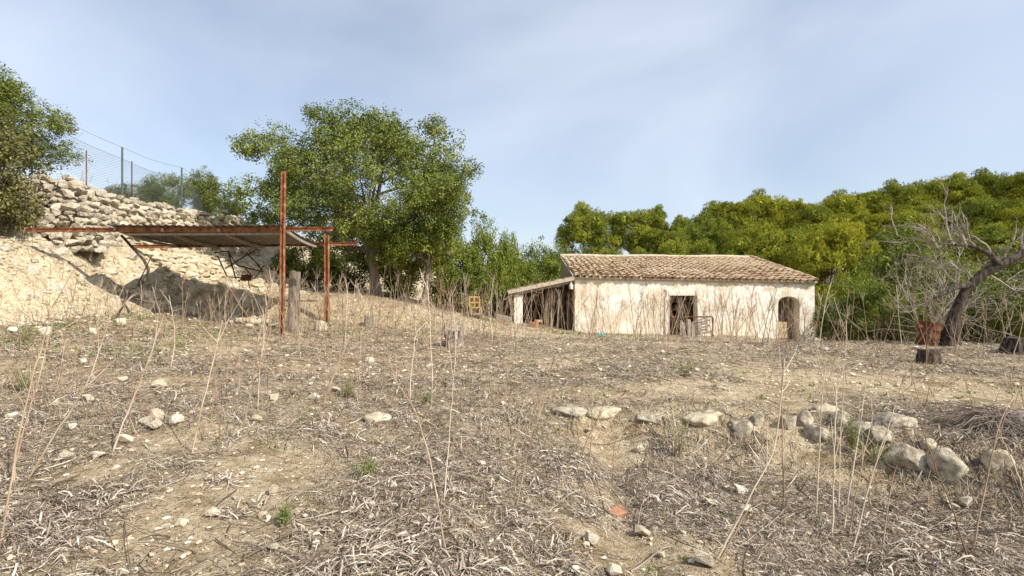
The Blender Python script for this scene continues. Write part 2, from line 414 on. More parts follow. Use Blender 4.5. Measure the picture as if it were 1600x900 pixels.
# ------------------------------------------------------------------ ground
def axis(*seg):
    out = []
    for a, b_, s in seg: out.append(np.arange(a, b_, s))
    return np.unique(np.round(np.concatenate(out), 4))
gx = axis((-900, -100, 100), (-100, -30, 8), (-30, -16, 1), (-16, -8, 0.11), (-8, 14, 0.13), (14, 30, 0.8), (30, 100, 5), (100, 1001, 100))
gy = axis((-300, -20, 40), (-20, 1, 2), (1, 9, 0.10), (9, 24, 0.14), (24, 34, 0.7), (34, 110, 4), (110, 400, 40), (400, 2001, 200))
X, Y = np.meshgrid(gx, gy)
Z = hgt(X, Y)
nx, ny = len(gx), len(gy)
i = np.arange(ny - 1)[:, None] * nx; k = np.arange(nx - 1)[None, :]
q = np.stack([i + k, i + k + 1, i + nx + k + 1, i + nx + k], -1).reshape(-1, 4)
g = MB(); g.add(np.stack([X, Y, Z], -1).reshape(-1, 3), q)
tag(g.obj('ground', M['soil'], smooth=True), 'dry stony earth rising to a pale rocky bank on the left', kind='structure')

# ------------------------------------------------------------------ rock meshes (convex, few faces)
def rock_mesh(name, seed, mat, flat=0.7, n=17):
    r = random.Random(seed); bm = bmesh.new()
    for _ in range(n):
        v = Vector((r.gauss(0, 1), r.gauss(0, 1), r.gauss(0, 1))).normalized() * r.uniform(0.82, 1.0)
        v = Vector((max(-.8, min(.8, v.x)) / 0.8, max(-.75, min(.75, v.y)) / 0.8, max(-.7, min(.7, v.z)) / 0.8 * flat))
        bm.verts.new(v * 0.5)
    res = bmesh.ops.convex_hull(bm, input=bm.verts)
    bmesh.ops.delete(bm, geom=[e for e in res['geom_interior'] if isinstance(e, bmesh.types.BMVert)], context='VERTS')
    me = bpy.data.meshes.new(name); bm.to_mesh(me); bm.free(); me.materials.append(mat)
    return me
M['palestone'] = mat_noise('palestone', [(0.22, (0.42, 0.33, 0.21)), (0.45, (0.60, 0.51, 0.37)), (0.75, (0.78, 0.72, 0.60))], 3, 0.9, 9, 0.7, 0.05, rand=0.3)
M['boulder'] = mat_noise('boulder', [(0.32, (0.12, 0.10, 0.07)), (0.45, (0.31, 0.265, 0.19)), (0.57, (0.46, 0.40, 0.30)), (0.72, (0.58, 0.525, 0.42))], 11, 0.95, 34, 0.9, 0.02)
M['paleboulder'] = mat_noise('paleboulder', [(0.30, (0.20, 0.155, 0.10)), (0.43, (0.41, 0.34, 0.235)), (0.57, (0.55, 0.475, 0.34)), (0.74, (0.66, 0.60, 0.48))], 10, 0.95, 34, 0.9, 0.02)
PROCK = [rock_mesh('pale_stone', 200 + k, M['palestone'], (0.6, 0.75, 0.9)[k % 3]) for k in range(10)]
ROCK = [rock_mesh('stone', 100 + k, M['limestone'], (0.6, 0.75, 0.9)[k % 3]) for k in range(10)]
GROCK = [rock_mesh('grey_stone', 300 + k, M['greystone'], (0.6, 0.75, 0.9)[k % 3]) for k in range(8)]

def rot_to(n_, spin):
    return (Vector(n_).to_track_quat('Z', 'Y').to_matrix() @ Matrix.Rotation(spin, 3, 'Z')).to_euler()

# ------------------------------------------------------------------ farmhouse
HX0, HX1, HY0, HY1 = 2.70, 13.0, 22.0, 28.0
def eave_z(x): return EYE + 0.44 - 0.19 * (x - HX0) / (HX1 - HX0)
def ridge_z(x): return EYE + 1.66 - 0.07 * (x - HX0) / (HX1 - HX0)
def roof_z(x, y): t = (y - HY0) / (HY1 - HY0); return eave_z(x) * (1 - t) + ridge_z(x) * t
house = thing('farmhouse', 'low whitewashed stone farmhouse with a single tiled roof slope and an arched doorway', 'farmhouse', (0, 0, 0))
WT = 0.45
def slab(name, corners_fn, mat, parent, cutters=()):
    """a thick wall from a bmesh box, cut by openings, its faces slightly uneven"""
    bm = bmesh.new(); corners_fn(bm)
    me = bpy.data.meshes.new(name); bm.to_mesh(me); bm.free()
    o = bpy.data.objects.new(name, me); col.objects.link(o)
    tmp = []
    for cb in cutters:
        cm = bpy.data.meshes.new('cut'); cb.to_mesh(cm); cb.free()
        co = bpy.data.objects.new('cut', cm); col.objects.link(co); tmp.append(co)
        md = o.modifiers.new('b', 'BOOLEAN'); md.operation = 'DIFFERENCE'; md.solver = 'EXACT'; md.object = co
    if tmp:
        dg = bpy.context.evaluated_depsgraph_get(); dg.update()
        me2 = bpy.data.meshes.new_from_object(o.evaluated_get(dg)); o.modifiers.clear(); o.data = me2
        for co in tmp: bpy.data.objects.remove(co)
    for v_ in o.data.vertices:
        c_ = v_.co
        c_.y += 0.035 * mnoise.noise(Vector((c_.x * 0.8, c_.z * 0.8, 3))) + 0.015 * mnoise.noise(Vector((c_.x * 2.5, c_.z * 2.5, 7)))
    o.data.materials.clear(); o.data.materials.append(mat); o.parent = parent; o.name = name
    return o
def gridwall(x0, x1, y0, y1, ztop, zbot, nx_=70, nz=18):
    def fn(bm):
        rows = []
        for yy in (y0, y1):
            gr = [[bm.verts.new((x0 + (x1 - x0) * i_ / nx_, yy, zbot + (ztop(x0 + (x1 - x0) * i_ / nx_, yy) - zbot) * j_ / nz)) for i_ in range(nx_ + 1)] for j_ in range(nz + 1)]
            rows.append(gr)
        A, B = rows
        for j_ in range(nz):
            for i_ in range(nx_):
                bm.faces.new((A[j_][i_], A[j_][i_ + 1], A[j_ + 1][i_ + 1], A[j_ + 1][i_]))
                bm.faces.new((B[j_][i_], B[j_ + 1][i_], B[j_ + 1][i_ + 1], B[j_][i_ + 1]))
        for i_ in range(nx_):
            bm.faces.new((A[0][i_], B[0][i_], B[0][i_ + 1], A[0][i_ + 1]))
            bm.faces.new((A[nz][i_], A[nz][i_ + 1], B[nz][i_ + 1], B[nz][i_]))
        for j_ in range(nz):
            bm.faces.new((A[j_][0], A[j_ + 1][0], B[j_ + 1][0], B[j_][0]))
            bm.faces.new((A[j_][nx_], B[j_][nx_], B[j_ + 1][nx_], A[j_ + 1][nx_]))
    return fn
ZB = EYE - 2.75
def cut_box(x0, x1, z0, z1):
    cb = bmesh.new(); bmesh.ops.create_cube(cb, size=1)
    for v_ in cb.verts: v_.co = Vector(((x0 + x1) / 2 + v_.co.x * (x1 - x0), HY0 + 0.2 + v_.co.y * 2, (z0 + z1) / 2 + v_.co.z * (z1 - z0)))
    return cb
def cut_arch(x0, x1, z0, z1):
    cb = bmesh.new(); cx = (x0 + x1) / 2; hw = (x1 - x0) / 2; rise = 0.30
    prof = [(x0, z0), (x1, z0)] + [(cx + hw * math.cos(a), z1 - rise + rise * math.sin(a)) for a in [math.pi * k_ / 12 for k_ in range(13)]]
    f0 = [cb.verts.new((x_, HY0 - 0.8, z_)) for x_, z_ in prof]; f1 = [cb.verts.new((x_, HY0 + 1.2, z_)) for x_, z_ in prof]
    cb.faces.new(f0); cb.faces.new(f1[::-1]); n_ = len(prof)
    for k_ in range(n_): cb.faces.new((f0[k_], f1[k_], f1[(k_ + 1) % n_], f0[(k_ + 1) % n_]))
    bmesh.ops.recalc_face_normals(cb, faces=cb.faces)
    return cb
DX0, DX1, DZ = 6.79, 7.95, EYE - 0.33       # square doorway
AX0, AX1, AZ = 11.44, 12.36, EYE - 0.36     # arched doorway
slab('front_wall', gridwall(HX0, HX1, HY0, HY0 + WT, lambda x, y: eave_z(x), ZB), M['plaster'], house,
     [cut_box(DX0, DX1, ZB - 0.3, DZ), cut_arch(AX0, AX1, ZB - 0.3, AZ)])
slab('back_wall', gridwall(HX0, HX1, HY1 - WT, HY1, lambda x, y: ridge_z(x) - 0.06, ZB, 20, 6), M['rubblewall'], house)
def sidewall(x0, x1):
    def fn(bm):
        ya, yb = HY0 + WT + 0.004, HY1 - WT - 0.004; n_ = 14
        V = [[bm.verts.new((xx, ya + (yb - ya) * i_ / n_, zz if zz else roof_z(xx, ya + (yb - ya) * i_ / n_) - 0.03)) for i_ in range(n_ + 1)] for xx in (x0, x1) for zz in (ZB, 0)]
        a0, a1, b0, b1 = V
        for i_ in range(n_):
            bm.faces.new((a0[i_], a1[i_], a1[i_ + 1], a0[i_ + 1])); bm.faces.new((b0[i_], b0[i_ + 1], b1[i_ + 1], b1[i_]))
            bm.faces.new((a1[i_], b1[i_], b1[i_ + 1], a1[i_ + 1])); bm.faces.new((a0[i_], a0[i_ + 1], b0[i_ + 1], b0[i_]))
        bm.faces.new((a0[0], b0[0], b1[0], a1[0])); bm.faces.new((a0[n_], a1[n_], b1[n_], b0[n_]))
    return fn
slab('gable_wall', sidewall(HX0 + 0.002, HX0 + WT), M['rubblewall'], house)
slab('gable_wall', sidewall(HX1 - WT, HX1 - 0.002), M['plaster'], house)
pw = MB(); pw.box((11.24, 25.0, EYE - 1.2), (0.3, 5.0, 2.4)); pw.box((12.0, 24.2, EYE - 1.2), (1.1, 0.2, 2.4)); pw.obj('partition_and_bounce_wall', M['sandblock'], house)  # partition, plus a near cross wall added to bounce warm light inside the arch
fl = MB(); fl.box((7.85, 25, EYE - 2.28), (9.3, 5.0, 0.10)); fl.obj('floor', M['soil'], house)
# pale plaster band round the square doorway
sr = MB()
for a_, b_, w_ in (((DX0 - 0.16, DZ + 0.13), (DX1 + 0.16, DZ + 0.13), 0.24), ((DX0 - 0.115, DZ), (DX0 - 0.115, EYE - 2.1), 0.2), ((DX1 + 0.115, DZ), (DX1 + 0.115, EYE - 2.1), 0.2)):
    sr.bar((a_[0], HY0 - 0.012, a_[1]), (b_[0], HY0 - 0.012, b_[1]), 0.05, w_, up=(0, 0, 1) if a_[1] == b_[1] else (1, 0, 0))
M['limewash'] = mat_noise('limewash', [(0.3, (0.66, 0.58, 0.45)), (0.55, (0.78, 0.73, 0.62)), (0.8, (0.83, 0.80, 0.72))], 2.2, 0.95, 14, 0.5, 0.02)
sr.obj('door_surround', M['limewash'], house)
# half-height block wall left in the arch
for r_ in range(3):
    bl = MB(); bl.box((AX0 + 0.26, HY0 + 0.30, EYE - 2.06 + r_ * 0.235), (0.47 - 0.02 * r_, 0.2, 0.225)); bl.obj('block', M['sandblock'], house)
ec = MB()   # mortar cornice under the tiles
ec.bar((HX0 - 0.02, HY0 - 0.01, eave_z(HX0) - 0.075), (HX1 + 0.02, HY0 - 0.01, eave_z(HX1) - 0.075), 0.06, 0.05)
ec.obj('cornice', M['mortar'], house)
# roof: bed, pan channels and barrel tiles
roof_dir = Vector((0, HY1 - HY0, ridge_z(HX0) - eave_z(HX0))).normalized()
bed = MB()
V = []
y0r, y1r = HY0 - 0.10, HY1 + 0.05
for xx in (HX0 - 0.06, HX1 + 0.06):
    for yy in (y0r, y1r):
        for dz in (0.0, 0.055): V.append((xx, yy, roof_z(xx, yy) + dz - 0.005))
bed.add(V, [[0, 2, 3, 1], [4, 5, 7, 6], [0, 1, 5, 4], [2, 6, 7, 3], [1, 3, 7, 5], [0, 4, 6, 2]])
roof = bed.obj('roof', M['mortar'], house)
TL = 0.50
def tile_mesh(name, seed, seg=6):
    r = random.Random(seed); mb = MB(); rings = []
    for end, (yy, rr) in enumerate(((0.0, 0.122), (TL, 0.092))):
        for rad in (rr, rr - 0.016):
            rings.append([(rad * math.cos(math.pi * k_ / seg), yy, rad * math.sin(math.pi * k_ / seg) * 0.92) for k_ in range(seg + 1)])
    V = [p for rg in rings for p in rg]; n_ = seg + 1; Fc = []
    for k_ in range(seg):
        Fc.append([k_, 2 * n_ + k_, 2 * n_ + k_ + 1, k_ + 1])
        Fc.append([n_ + k_, n_ + k_ + 1, 3 * n_ + k_ + 1, 3 * n_ + k_])
        Fc.append([k_, k_ + 1, n_ + k_ + 1, n_ + k_])
    Fc.append([0, n_, 3 * n_, 2 * n_]); Fc.append([seg, 2 * n_ + seg, 3 * n_ + seg, n_ + seg])
    mb.add(V, Fc)
    return mb.mesh(name, M['tile'], True)
tile_me = tile_mesh('roof_tile', 1)
NC = 36; pitch = (HX1 - HX0 + 0.08) / NC; slope_len = (Vector((0, y1r - y0r, roof_z(5, y1r) - roof_z(5, y0r)))).length
NR = 15; step = (slope_len - 0.1) / NR
ang = math.atan2(roof_dir.z, roof_dir.y)
rest = MB(); tv = np.zeros(len(tile_me.vertices) * 3); tile_me.vertices.foreach_get('co', tv); tv = tv.reshape(-1, 3)
tf = np.array([list(p_.vertices) for p_ in tile_me.polygons])
count = 0
rr_ = random.Random(5)
for row in range(NR):
    for cidx in range(NC):
        sag = 0.03 * math.sin(cidx * 0.21 + 1) * math.sin(row * 0.3)
        x_ = HX0 - 0.04 + (cidx + 0.5) * pitch + rr_.uniform(-0.014, 0.014) + 0.02 * math.sin(row * 0.9 + cidx * 0.15)
        yy = y0r - 0.09 + row * step * roof_dir.y + rr_.uniform(-0.025, 0.025)
        z_ = roof_z(x_, yy) + 0.055 + sag + rr_.uniform(0, 0.022)
        e_ = Matrix.Rotation(rr_.gauss(0, 0.055), 4, 'Z') @ Matrix.Rotation(ang - 0.035 + rr_.gauss(0, 0.02), 4, 'X') @ Matrix.Rotation(rr_.uniform(-0.10, 0.10), 4, 'Y')
        if row < 8:
            o = link('roof_tile', tile_me, roof); o.matrix_basis = Matrix.Translation((x_, yy, z_)) @ e_
        else:
            rest.add(tv @ np.array(e_.to_3x3()).T + np.array((x_, yy, z_)), tf)
        if cidx and row % 1 == 0:   # channel tile between two ridges, concave side up
            e2 = e_ @ Matrix.Rotation(math.pi, 4, 'Y')
            rest.add(tv @ np.array(e2.to_3x3()).T + np.array((x_ - pitch / 2, yy + 0.04, z_ + 0.055)), tf)
o = rest.obj('upper_roof_tiles', M['tile'], roof, True); o['kind'] = 'stuff'
rc = MB(); pts = [(HX0 - 0.06 + (HX1 - HX0 + 0.12) * t_, y1r - 0.06, roof_z(HX0 + (HX1 - HX0) * t_, y1r) + 0.10 + 0.02 * math.sin(t_ * 17)) for t_ in np.linspace(0, 1, 40)]
rc.tube(pts, 0.085, 8); rc.obj('ridge_mortar', M['mortar'], roof, True)
# verge tiles down the right-hand edge
for row in range(15):
    yy = y0r + row * step * roof_dir.y
    o = link('verge_tile', tile_me, roof)
    o.matrix_basis = Matrix.Translation((HX1 + 0.02, yy, roof_z(HX1, yy) + 0.11 + 0.02 * (row % 2))) @ Matrix.Rotation(rr_.uniform(-0.12, 0.12), 4, 'Z') @ Matrix.Rotation(ang + 0.05, 4, 'X')

# ------------------------------------------------------------------ lean-to on the gable
lean = thing('lean_to', 'open lean-to with sloping tiled roof and white pier against the farmhouse gable', 'lean-to', (0, 0, 0))
LX0, LX1, LY0, LY1 = -0.14, 2.66, 22.0, 26.5
def lz(x): return EYE - 0.20 + (0.40 + 0.20) * (x - LX0) / (LX1 - LX0)
V = [(x_, y_, lz(x_) + d_) for x_ in (LX0, LX1) for y_ in (LY0 - 0.1, LY1) for d_ in (-0.05, 0.0)]
rf = MB(); rf.add(V, [[0, 2, 3, 1], [4, 5, 7, 6], [0, 1, 5, 4], [2, 6, 7, 3], [1, 3, 7, 5], [0, 4, 6, 2]])
lroof = rf.obj('roof', M['greywood'], lean)
la = math.atan2(0.60, LX1 - LX0)
for r_ in range(16):
    for c_ in range(7):
        o = link('roof_tile', tile_me, lroof)
        o.matrix_basis = Matrix.Translation((LX0 - 0.06 + c_ * 0.395 + rr_.uniform(-.02, .02), LY0 - 0.02 + r_ * 0.285, lz(LX0 + c_ * 0.395) + 0.015)) @ Matrix.Rotation(-math.pi / 2, 4, 'Z') @ Matrix.Rotation(la, 4, 'X')
bmm = MB(); bmm.bar((LX0 + 0.05, LY0 + 0.12, lz(LX0) - 0.115), (LX1, LY0 + 0.12, lz(LX1) - 0.115), 0.12, 0.12); bmm.obj('front_beam', M['greywood'], lean)
for yy in (23.4, 24.8, 26.2):
    t_ = MB(); t_.bar((LX0 + 0.05, yy, lz(LX0) - 0.105), (LX1, yy, lz(LX1) - 0.105), 0.09, 0.10); t_.obj('rafter', M['greywood'], lean)
fb = MB(); fb.bar((LX0 - 0.04, LY0 - 0.13, lz(LX0) + 0.01), (LX1, LY0 - 0.13, lz(LX1) + 0.01), 0.06, 0.15); fb.obj('roof_edge', M['mortar'], lean)
pr = MB(); pr.box((0.28, 22.2, (lz(0.28) - 0.19 + EYE - 1.95) / 2), (0.36, 0.36, lz(0.28) - 0.19 - (EYE - 1.95))); pr.obj('pier', M['plaster'], lean)
bw = MB(); bw.box((1.2, LY1 + 0.1, EYE - 1.0), (2.9, 0.3, 2.1)); bw.obj('back_wall', M['rubblewall'], lean)
sw = MB(); sw.box((0.12, 24.7, EYE - 1.25), (0.3, 3.2, 1.75)); sw.obj('side_wall', M['rubblewall'], lean)

cn = thing('cane_bundle', 'brown dry canes stacked upright inside the lean-to against the house wall', 'canes', (2.0, 22.5, EYE - 2.0))
rc_ = random.Random(4)
for k_ in range(46):
    x_ = rc_.uniform(-0.55, 0.58); y_ = rc_.uniform(-0.25, 0.6); h_ = lz(2.0 + x_) - 0.2 - (EYE - 2.0) - rc_.uniform(0, 0.5); dx = rc_.gauss(0, 0.12)
    mb = MB(); mb.tube([(x_, y_, 0), (x_ + dx * .5 + rc_.gauss(0, .02), y_ + .05, h_ * .5), (x_ + dx, y_ + .1, h_)], [0.016, 0.014, 0.009], 5); mb.obj('cane', M['stick'] if k_ % 3 else M['stalk'], cn)

# ------------------------------------------------------------------ rusty steel canopy over the bank
can = thing('steel_canopy', 'rusty steel canopy with dark corrugated roof reaching into the stony bank', 'canopy')
ZC = 1.38 + EYE
b1 = MB(); b1.ibeam((-11.4, 12.0, ZC - 0.02), (-4.20, 12.0, ZC + 0.0), 0.07, 0.095); b1.obj('front_beam', M['rust'], can)
b2 = MB(); b2.ibeam((-12.7, 16.4, ZC - 0.06), (-4.92, 16.4, ZC + 0.04), 0.07, 0.11); b2.obj('rear_beam', M['rust'], can)
zp = H(-5.31, 12.09) - 0.3
p1 = MB(); p1.ibeam((-5.34, 11.86, zp), (-5.29, 11.86, 2.70 + EYE), 0.085, 0.09, up=(1, 0, 0)); p1.obj('front_post', M['rust'], can)
zp = H(-5.88, 16.3) - 0.3
p2 = MB(); p2.ibeam((-5.88, 16.26, zp), (-5.88, 16.26, ZC + 0.30), 0.13, 0.13, up=(1, 0, 0)); p2.obj('rear_post', M['rust'], can)
def sheet_at(u, v_):      # u along the beams, v from front to back
    xa = -9.35 + u * 4.1; xb_ = -10.9 + u * 4.65
    return Vector((xa + (xb_ - xa) * v_, 11.8 + 4.75 * v_, ZC + 0.085 - 0.05 * v_ - 0.07 * math.sin(math.pi * v_) - 0.03 * math.sin(math.pi * u)))
ns = 5
for s_ in range(ns):
    mb = MB(); nu, nv = 21, 4; V = []
    for lay in (0, 1):
        for j_ in range(nv + 1):
            for i_ in range(nu + 1):
                u = (s_ + i_ / nu * 1.03) / ns; p_ = sheet_at(min(u, 1.0), j_ / nv)
                V.append((p_.x, p_.y, p_.z + 0.018 * math.sin(i_ * 2 * math.pi / 4.2) + lay * 0.007 + 0.012 * (s_ % 2)))
    n1_ = (nu + 1) * (nv + 1); Fc = []
    for j_ in range(nv):
        for i_ in range(nu):
            a_ = j_ * (nu + 1) + i_
            Fc += [[a_, a_ + nu + 1, a_ + nu + 2, a_ + 1], [n1_ + a_, n1_ + a_ + 1, n1_ + a_ + nu + 2, n1_ + a_ + nu + 1]]
    for i_ in range(nu):
        a_ = i_; Fc.append([a_, a_ + 1, n1_ + a_ + 1, n1_ + a_]); a_ = nv * (nu + 1) + i_; Fc.append([a_, n1_ + a_, n1_ + a_ + 1, a_ + 1])
    mb.add(V, Fc); mb.obj('roof_sheet', M['sheet'], can, True)
for u in (0.03, 0.30, 0.62, 0.985):
    a_, c_ = sheet_at(u, 0.03), sheet_at(u, 0.985)
    mb = MB(); nn = [sheet_at(u, 0.03 + 0.955 * q_ / 6) - Vector((0, 0, 0.075)) for q_ in range(7)]
    for q_ in range(6): mb.bar(nn[q_], nn[q_ + 1], 0.06, 0.07)
    mb.obj('rafter', M['greywood'], can)
mb = MB(); mb.bar((-9.1, 12.16, ZC - 0.11), (-5.5, 12.16, ZC - 0.10), 0.16, 0.035); mb.obj('plank', M['greywood'], can)

# ------------------------------------------------------------------ dry stone walls and rubble on the bank
def stones_on(root, n, sampler, smin, smax, meshes, seed):
    r = random.Random(seed)
    for k_ in range(n):
        p_, nrm, s_ = sampler(r, k_)
        o = link('stone', r.choice(meshes), root)
        o.location = p_ - root.location
        o.rotation_euler = rot_to(nrm, r.uniform(0, 6.28))
        f_ = r.uniform(smin, smax) * s_
        o.scale = (f_ * r.uniform(0.9, 1.4), f_ * r.uniform(0.8, 1.1), f_ * r.uniform(0.8, 1.1))
def courses(y0, y1, z0, z1, step_, lean_=0.12):
    pts = []; z_ = z0; row = 0
    while z_ < z1:
        y_ = y0 + (row % 2) * step_ * 0.6
        while y_ < y1:
            pts.append((y_, z_)); y_ += step_ * random.uniform(0.95, 1.35)
        z_ += step_ * 0.62; row += 1
    return pts
dw = thing('dry_stone_wall', 'tumbled dry stone wall of grey limestone along the top of the bank', 'stone wall', (-11.2, 15, EYE + 1.3))
pts = courses(14.2, 22.0, 1.2, 2.9, 0.27)
def s_wall(r, k_):
    y_, z_ = pts[k_]
    xw = float(np.interp(y_, BY, XW))
    return Vector((xw - 0.10 - 0.16 * (z_ - 1.2) + r.uniform(-0.06, 0.06), y_ + r.uniform(-.04, .04), EYE + z_ + r.uniform(-.04, .04))), (0.25 + r.gauss(0, .22), r.gauss(0, .22), 1), 1
stones_on(dw, len(pts), s_wall, 0.24, 0.38, GROCK, 11)
cw = thing('stone_wall_corner', 'high rounded corner of rough dry stone wall beneath the leafy tree at left', 'stone wall', (-12.2, 12.6, EYE + 1.5))
pts2 = []
z_ = 1.05; row = 0
while z_ < 3.0:
    a_ = 0.0 + (row % 2) * 0.16
    while a_ < 3.5 and not (a_ > 2.5 and z_ > 3.0 - (a_ - 2.5) * 0.5):
        pts2.append((a_, z_)); a_ += random.uniform(0.22, 0.32)
    z_ += 0.155; row += 1
def s_corner(r, k_):
    a_, z_ = pts2[k_]
    bt = (z_ - 1.3) * 0.22
    q_ = min(a_, 2.6); x_ = -13.55 + q_ * 0.80 + max(0, a_ - 2.6) * 0.18 - bt * 0.5; y_ = 13.1 + bt + 0.22 * (q_ / 2.4) ** 3 + max(0, a_ - 2.6) * 0.95
    return Vector((x_, y_ + r.uniform(-.12, .08), EYE + z_ + r.uniform(-.04, .04))), (r.gauss(0, .22), -0.25 + r.gauss(0, .22), 1), 1
stones_on(cw, len(pts2), s_corner, 0.21, 0.34, GROCK, 12)
cb_ = MB()
V = []
for zz, off in ((1.0, 0.0), (2.93, 0.42)):
    V += [(-13.8, 13.25 + off, EYE + zz), (-11.95 - off * .6, 13.40 + off, EYE + zz), (-11.6 - off * 1.0, 13.7 + off, EYE + zz), (-11.75 - off * .9, 14.9, EYE + zz), (-13.8, 15.2, EYE + zz)]
cb_.add(np.array(V) - np.array((-12.2, 12.6, EYE + 1.5)), [[0, 1, 6, 5], [1, 2, 7, 6], [2, 3, 8, 7], [3, 4, 9, 8], [4, 0, 5, 9]])
cb_.add(np.array(V[5:]) - np.array((-12.2, 12.6, EYE + 1.5)), [[0, 1, 4], [1, 2, 3], [1, 3, 4]])
cb_.obj('earth_fill', M['greystone'], cw)
rw = thing('masonry_wall', 'pale stone retaining wall behind the grey wooden post under the canopy', 'stone wall', (-9, 18, EYE))
pts3 = []
for y_, z_ in courses(16.6, 20.8, -0.75, 1.15, 0.27):
    pts3.append((y_, z_))
def bank_point(y_, z_):
    xb = float(np.interp(y_, BY, XB)); xw = float(np.interp(y_, BY, XW))
    xs = np.linspace(xb + 0.3, xw, 60); zs = hgt(xs, np.full(60, y_)) - EYE
    k_ = int(np.argmin(np.abs(zs - z_)))
    return Vector((xs[k_], y_, zs[k_] + EYE))
def s_mas(r, k_):
    y_, z_ = pts3[k_]; p_ = bank_point(y_, z_)
    return p_ + Vector((0.03, 0, 0)), (0.3 + r.gauss(0, .22), r.gauss(0, .22), 1), 1
stones_on(rw, len(pts3), s_mas, 0.24, 0.36, ROCK, 13)
rh = thing('rubble_heap', 'heap of pale fallen stones at the foot of the bank below the canopy', 'rubble', (-9.3, 14, EYE - 0.7))
def s_rub(r, k_):
    px = r.uniform(225, 425); lo = 468 + (px - 225) * 0.16; py = r.uniform(lo - 25, lo + 16)
    p_ = hit(px, py); return p_ + Vector((0, 0, 0.02)), (r.uniform(-.4, .6), r.uniform(-.6, .2), 1), r.uniform(0.55, 1.2)
stones_on(rh, 190, s_rub, 0.17, 0.32, ROCK, 14)
bs = thing('bank_outcrop', 'weathered rock outcrops breaking through the pale earth bank at far left', 'rock', (-11, 12, EYE + 0.5))
def s_out(r, k_):
    px = r.uniform(-30, 330); py = r.uniform(372, 470)
    p_ = hit(px, py); return p_ - Vector((0, 0, 0.06)), (0.6 + r.uniform(-.3, .3), -0.4, 0.7), r.uniform(0.6, 1.5)
stones_on(bs, 60, s_out, 0.14, 0.34, GROCK, 15)

# ------------------------------------------------------------------ chain-link fence on the plateau
fe = thing('chain_link_fence', 'sagging chain-link fence with green posts above the stone wall', 'fence', (0, 0, 0))
fpts = [P(-60, 205, 15.2), P(50, 240, 16), P(191, 312, 17), P(284, 337, 19), P(358, 352, 22), P(430, 372, 26)]
tops = [P(-60, 120, 15.2), P(50, 160, 16), P(191, 230, 17), P(284, 262, 19), P(358, 300, 22), P(430, 335, 26)]
for a_, c_ in zip(fpts, tops):
    mb = MB(); mb.tube([Vector((c_.x, c_.y, min(a_.z, H(c_.x, c_.y)) - 0.2)), c_], 0.028, 8); mb.obj('post', M['green_paint'], fe)
for px, y0_, y1_, Y_ in ((135, 290, 235, 16.6), (206, 315, 252, 17.3)):
    mb = MB(); mb.tube([P(px, y0_ + 20, Y_), P(px, y1_, Y_)], 0.018, 6); mb.obj('thin_post', M['darkrust'], fe)
wm_, tw = MB(), MB()
for s_ in range(5):
    a0, a1, t0, t1 = fpts[s_], fpts[s_ + 1], tops[s_], tops[s_ + 1]
    L = (a1 - a0).length; n_ = int(L / 0.095)
    mt0 = a0 + (t0 - a0) * 0.78; mt1 = a1 + (t1 - a1) * 0.78
    def pt(u, v_):
        lo = a0.lerp(a1, u); hi = mt0.lerp(mt1, u); hi = hi - Vector((0, 0, 0.10 * math.sin(math.pi * u)))
        return lo.lerp(hi, v_)
    dv = 1.5 / L
    for k_ in range(-int(n_ * dv) - 1, n_ + 1):
        for sg in (0, 1):
            u0 = k_ / n_; u1 = u0 + dv; v0, v1 = 0.0, 1.0
            if u0 < 0: v0 = -u0 / dv; u0 = 0
            if u1 > 1: v1 = 1 - (u1 - 1) / dv; u1 = 1
            if v1 - v0 < 0.03: continue
            A_, B_ = (pt(u0, v0), pt(u1, v1)) if sg == 0 else (pt(u0, 1 - v0), pt(u1, 1 - v1))
            wm_.tube([A_, A_.lerp(B_, 0.5), B_], 0.0035, 3, cap=False)
    tw.tube([t0.lerp(t1, u) - Vector((0, 0, 0.08 * math.sin(math.pi * u))) for u in np.linspace(0, 1, 8)], 0.006, 4)
    tw.tube([pt(u, 1.0) for u in np.linspace(0, 1, 8)], 0.006, 4)
wm_.obj('wire_mesh', M['wire'], fe); tw.obj('strand', M['wire'], fe)

# ------------------------------------------------------------------ foliage
def leaf_quads(mb, cen, nrm, size, aspect, tint, r):
    n_ = len(cen)
    nrm = nrm / (np.linalg.norm(nrm, axis=1)[:, None] + 1e-9)
    d = r.normal(size=(n_, 3)); d -= (d * nrm).sum(1)[:, None] * nrm; d /= np.linalg.norm(d, axis=1)[:, None] + 1e-9
    s_ = np.cross(nrm, d); size = np.broadcast_to(size, (n_,))[:, None]
    V = np.stack([cen - d * size / 2, cen + s_ * size * aspect / 2, cen + d * size / 2, cen - s_ * size * aspect / 2], 1).reshape(-1, 3)
    mb.add(V, np.arange(n_ * 4).reshape(-1, 4), tint)

def needle_tufts(mb, cen, axis_, length, width, tint, r, k=6, spread=0.75):
    n_ = len(cen)
    ax = axis_ / (np.linalg.norm(axis_, axis=1)[:, None] + 1e-9)
    for _ in range(k):
        d = ax + r.normal(size=(n_, 3)) * spread * 0.7; d /= np.linalg.norm(d, axis=1)[:, None] + 1e-9
        s_ = np.cross(d, r.normal(size=(n_, 3))); s_ /= np.linalg.norm(s_, axis=1)[:, None] + 1e-9
        ln = length * r.uniform(0.7, 1.2, (n_, 1))
        V = np.stack([cen - s_ * width / 2, cen + s_ * width / 2, cen + d * ln], 1).reshape(-1, 3)
        mb.add(V, np.arange(n_ * 3).reshape(-1, 3), tint)

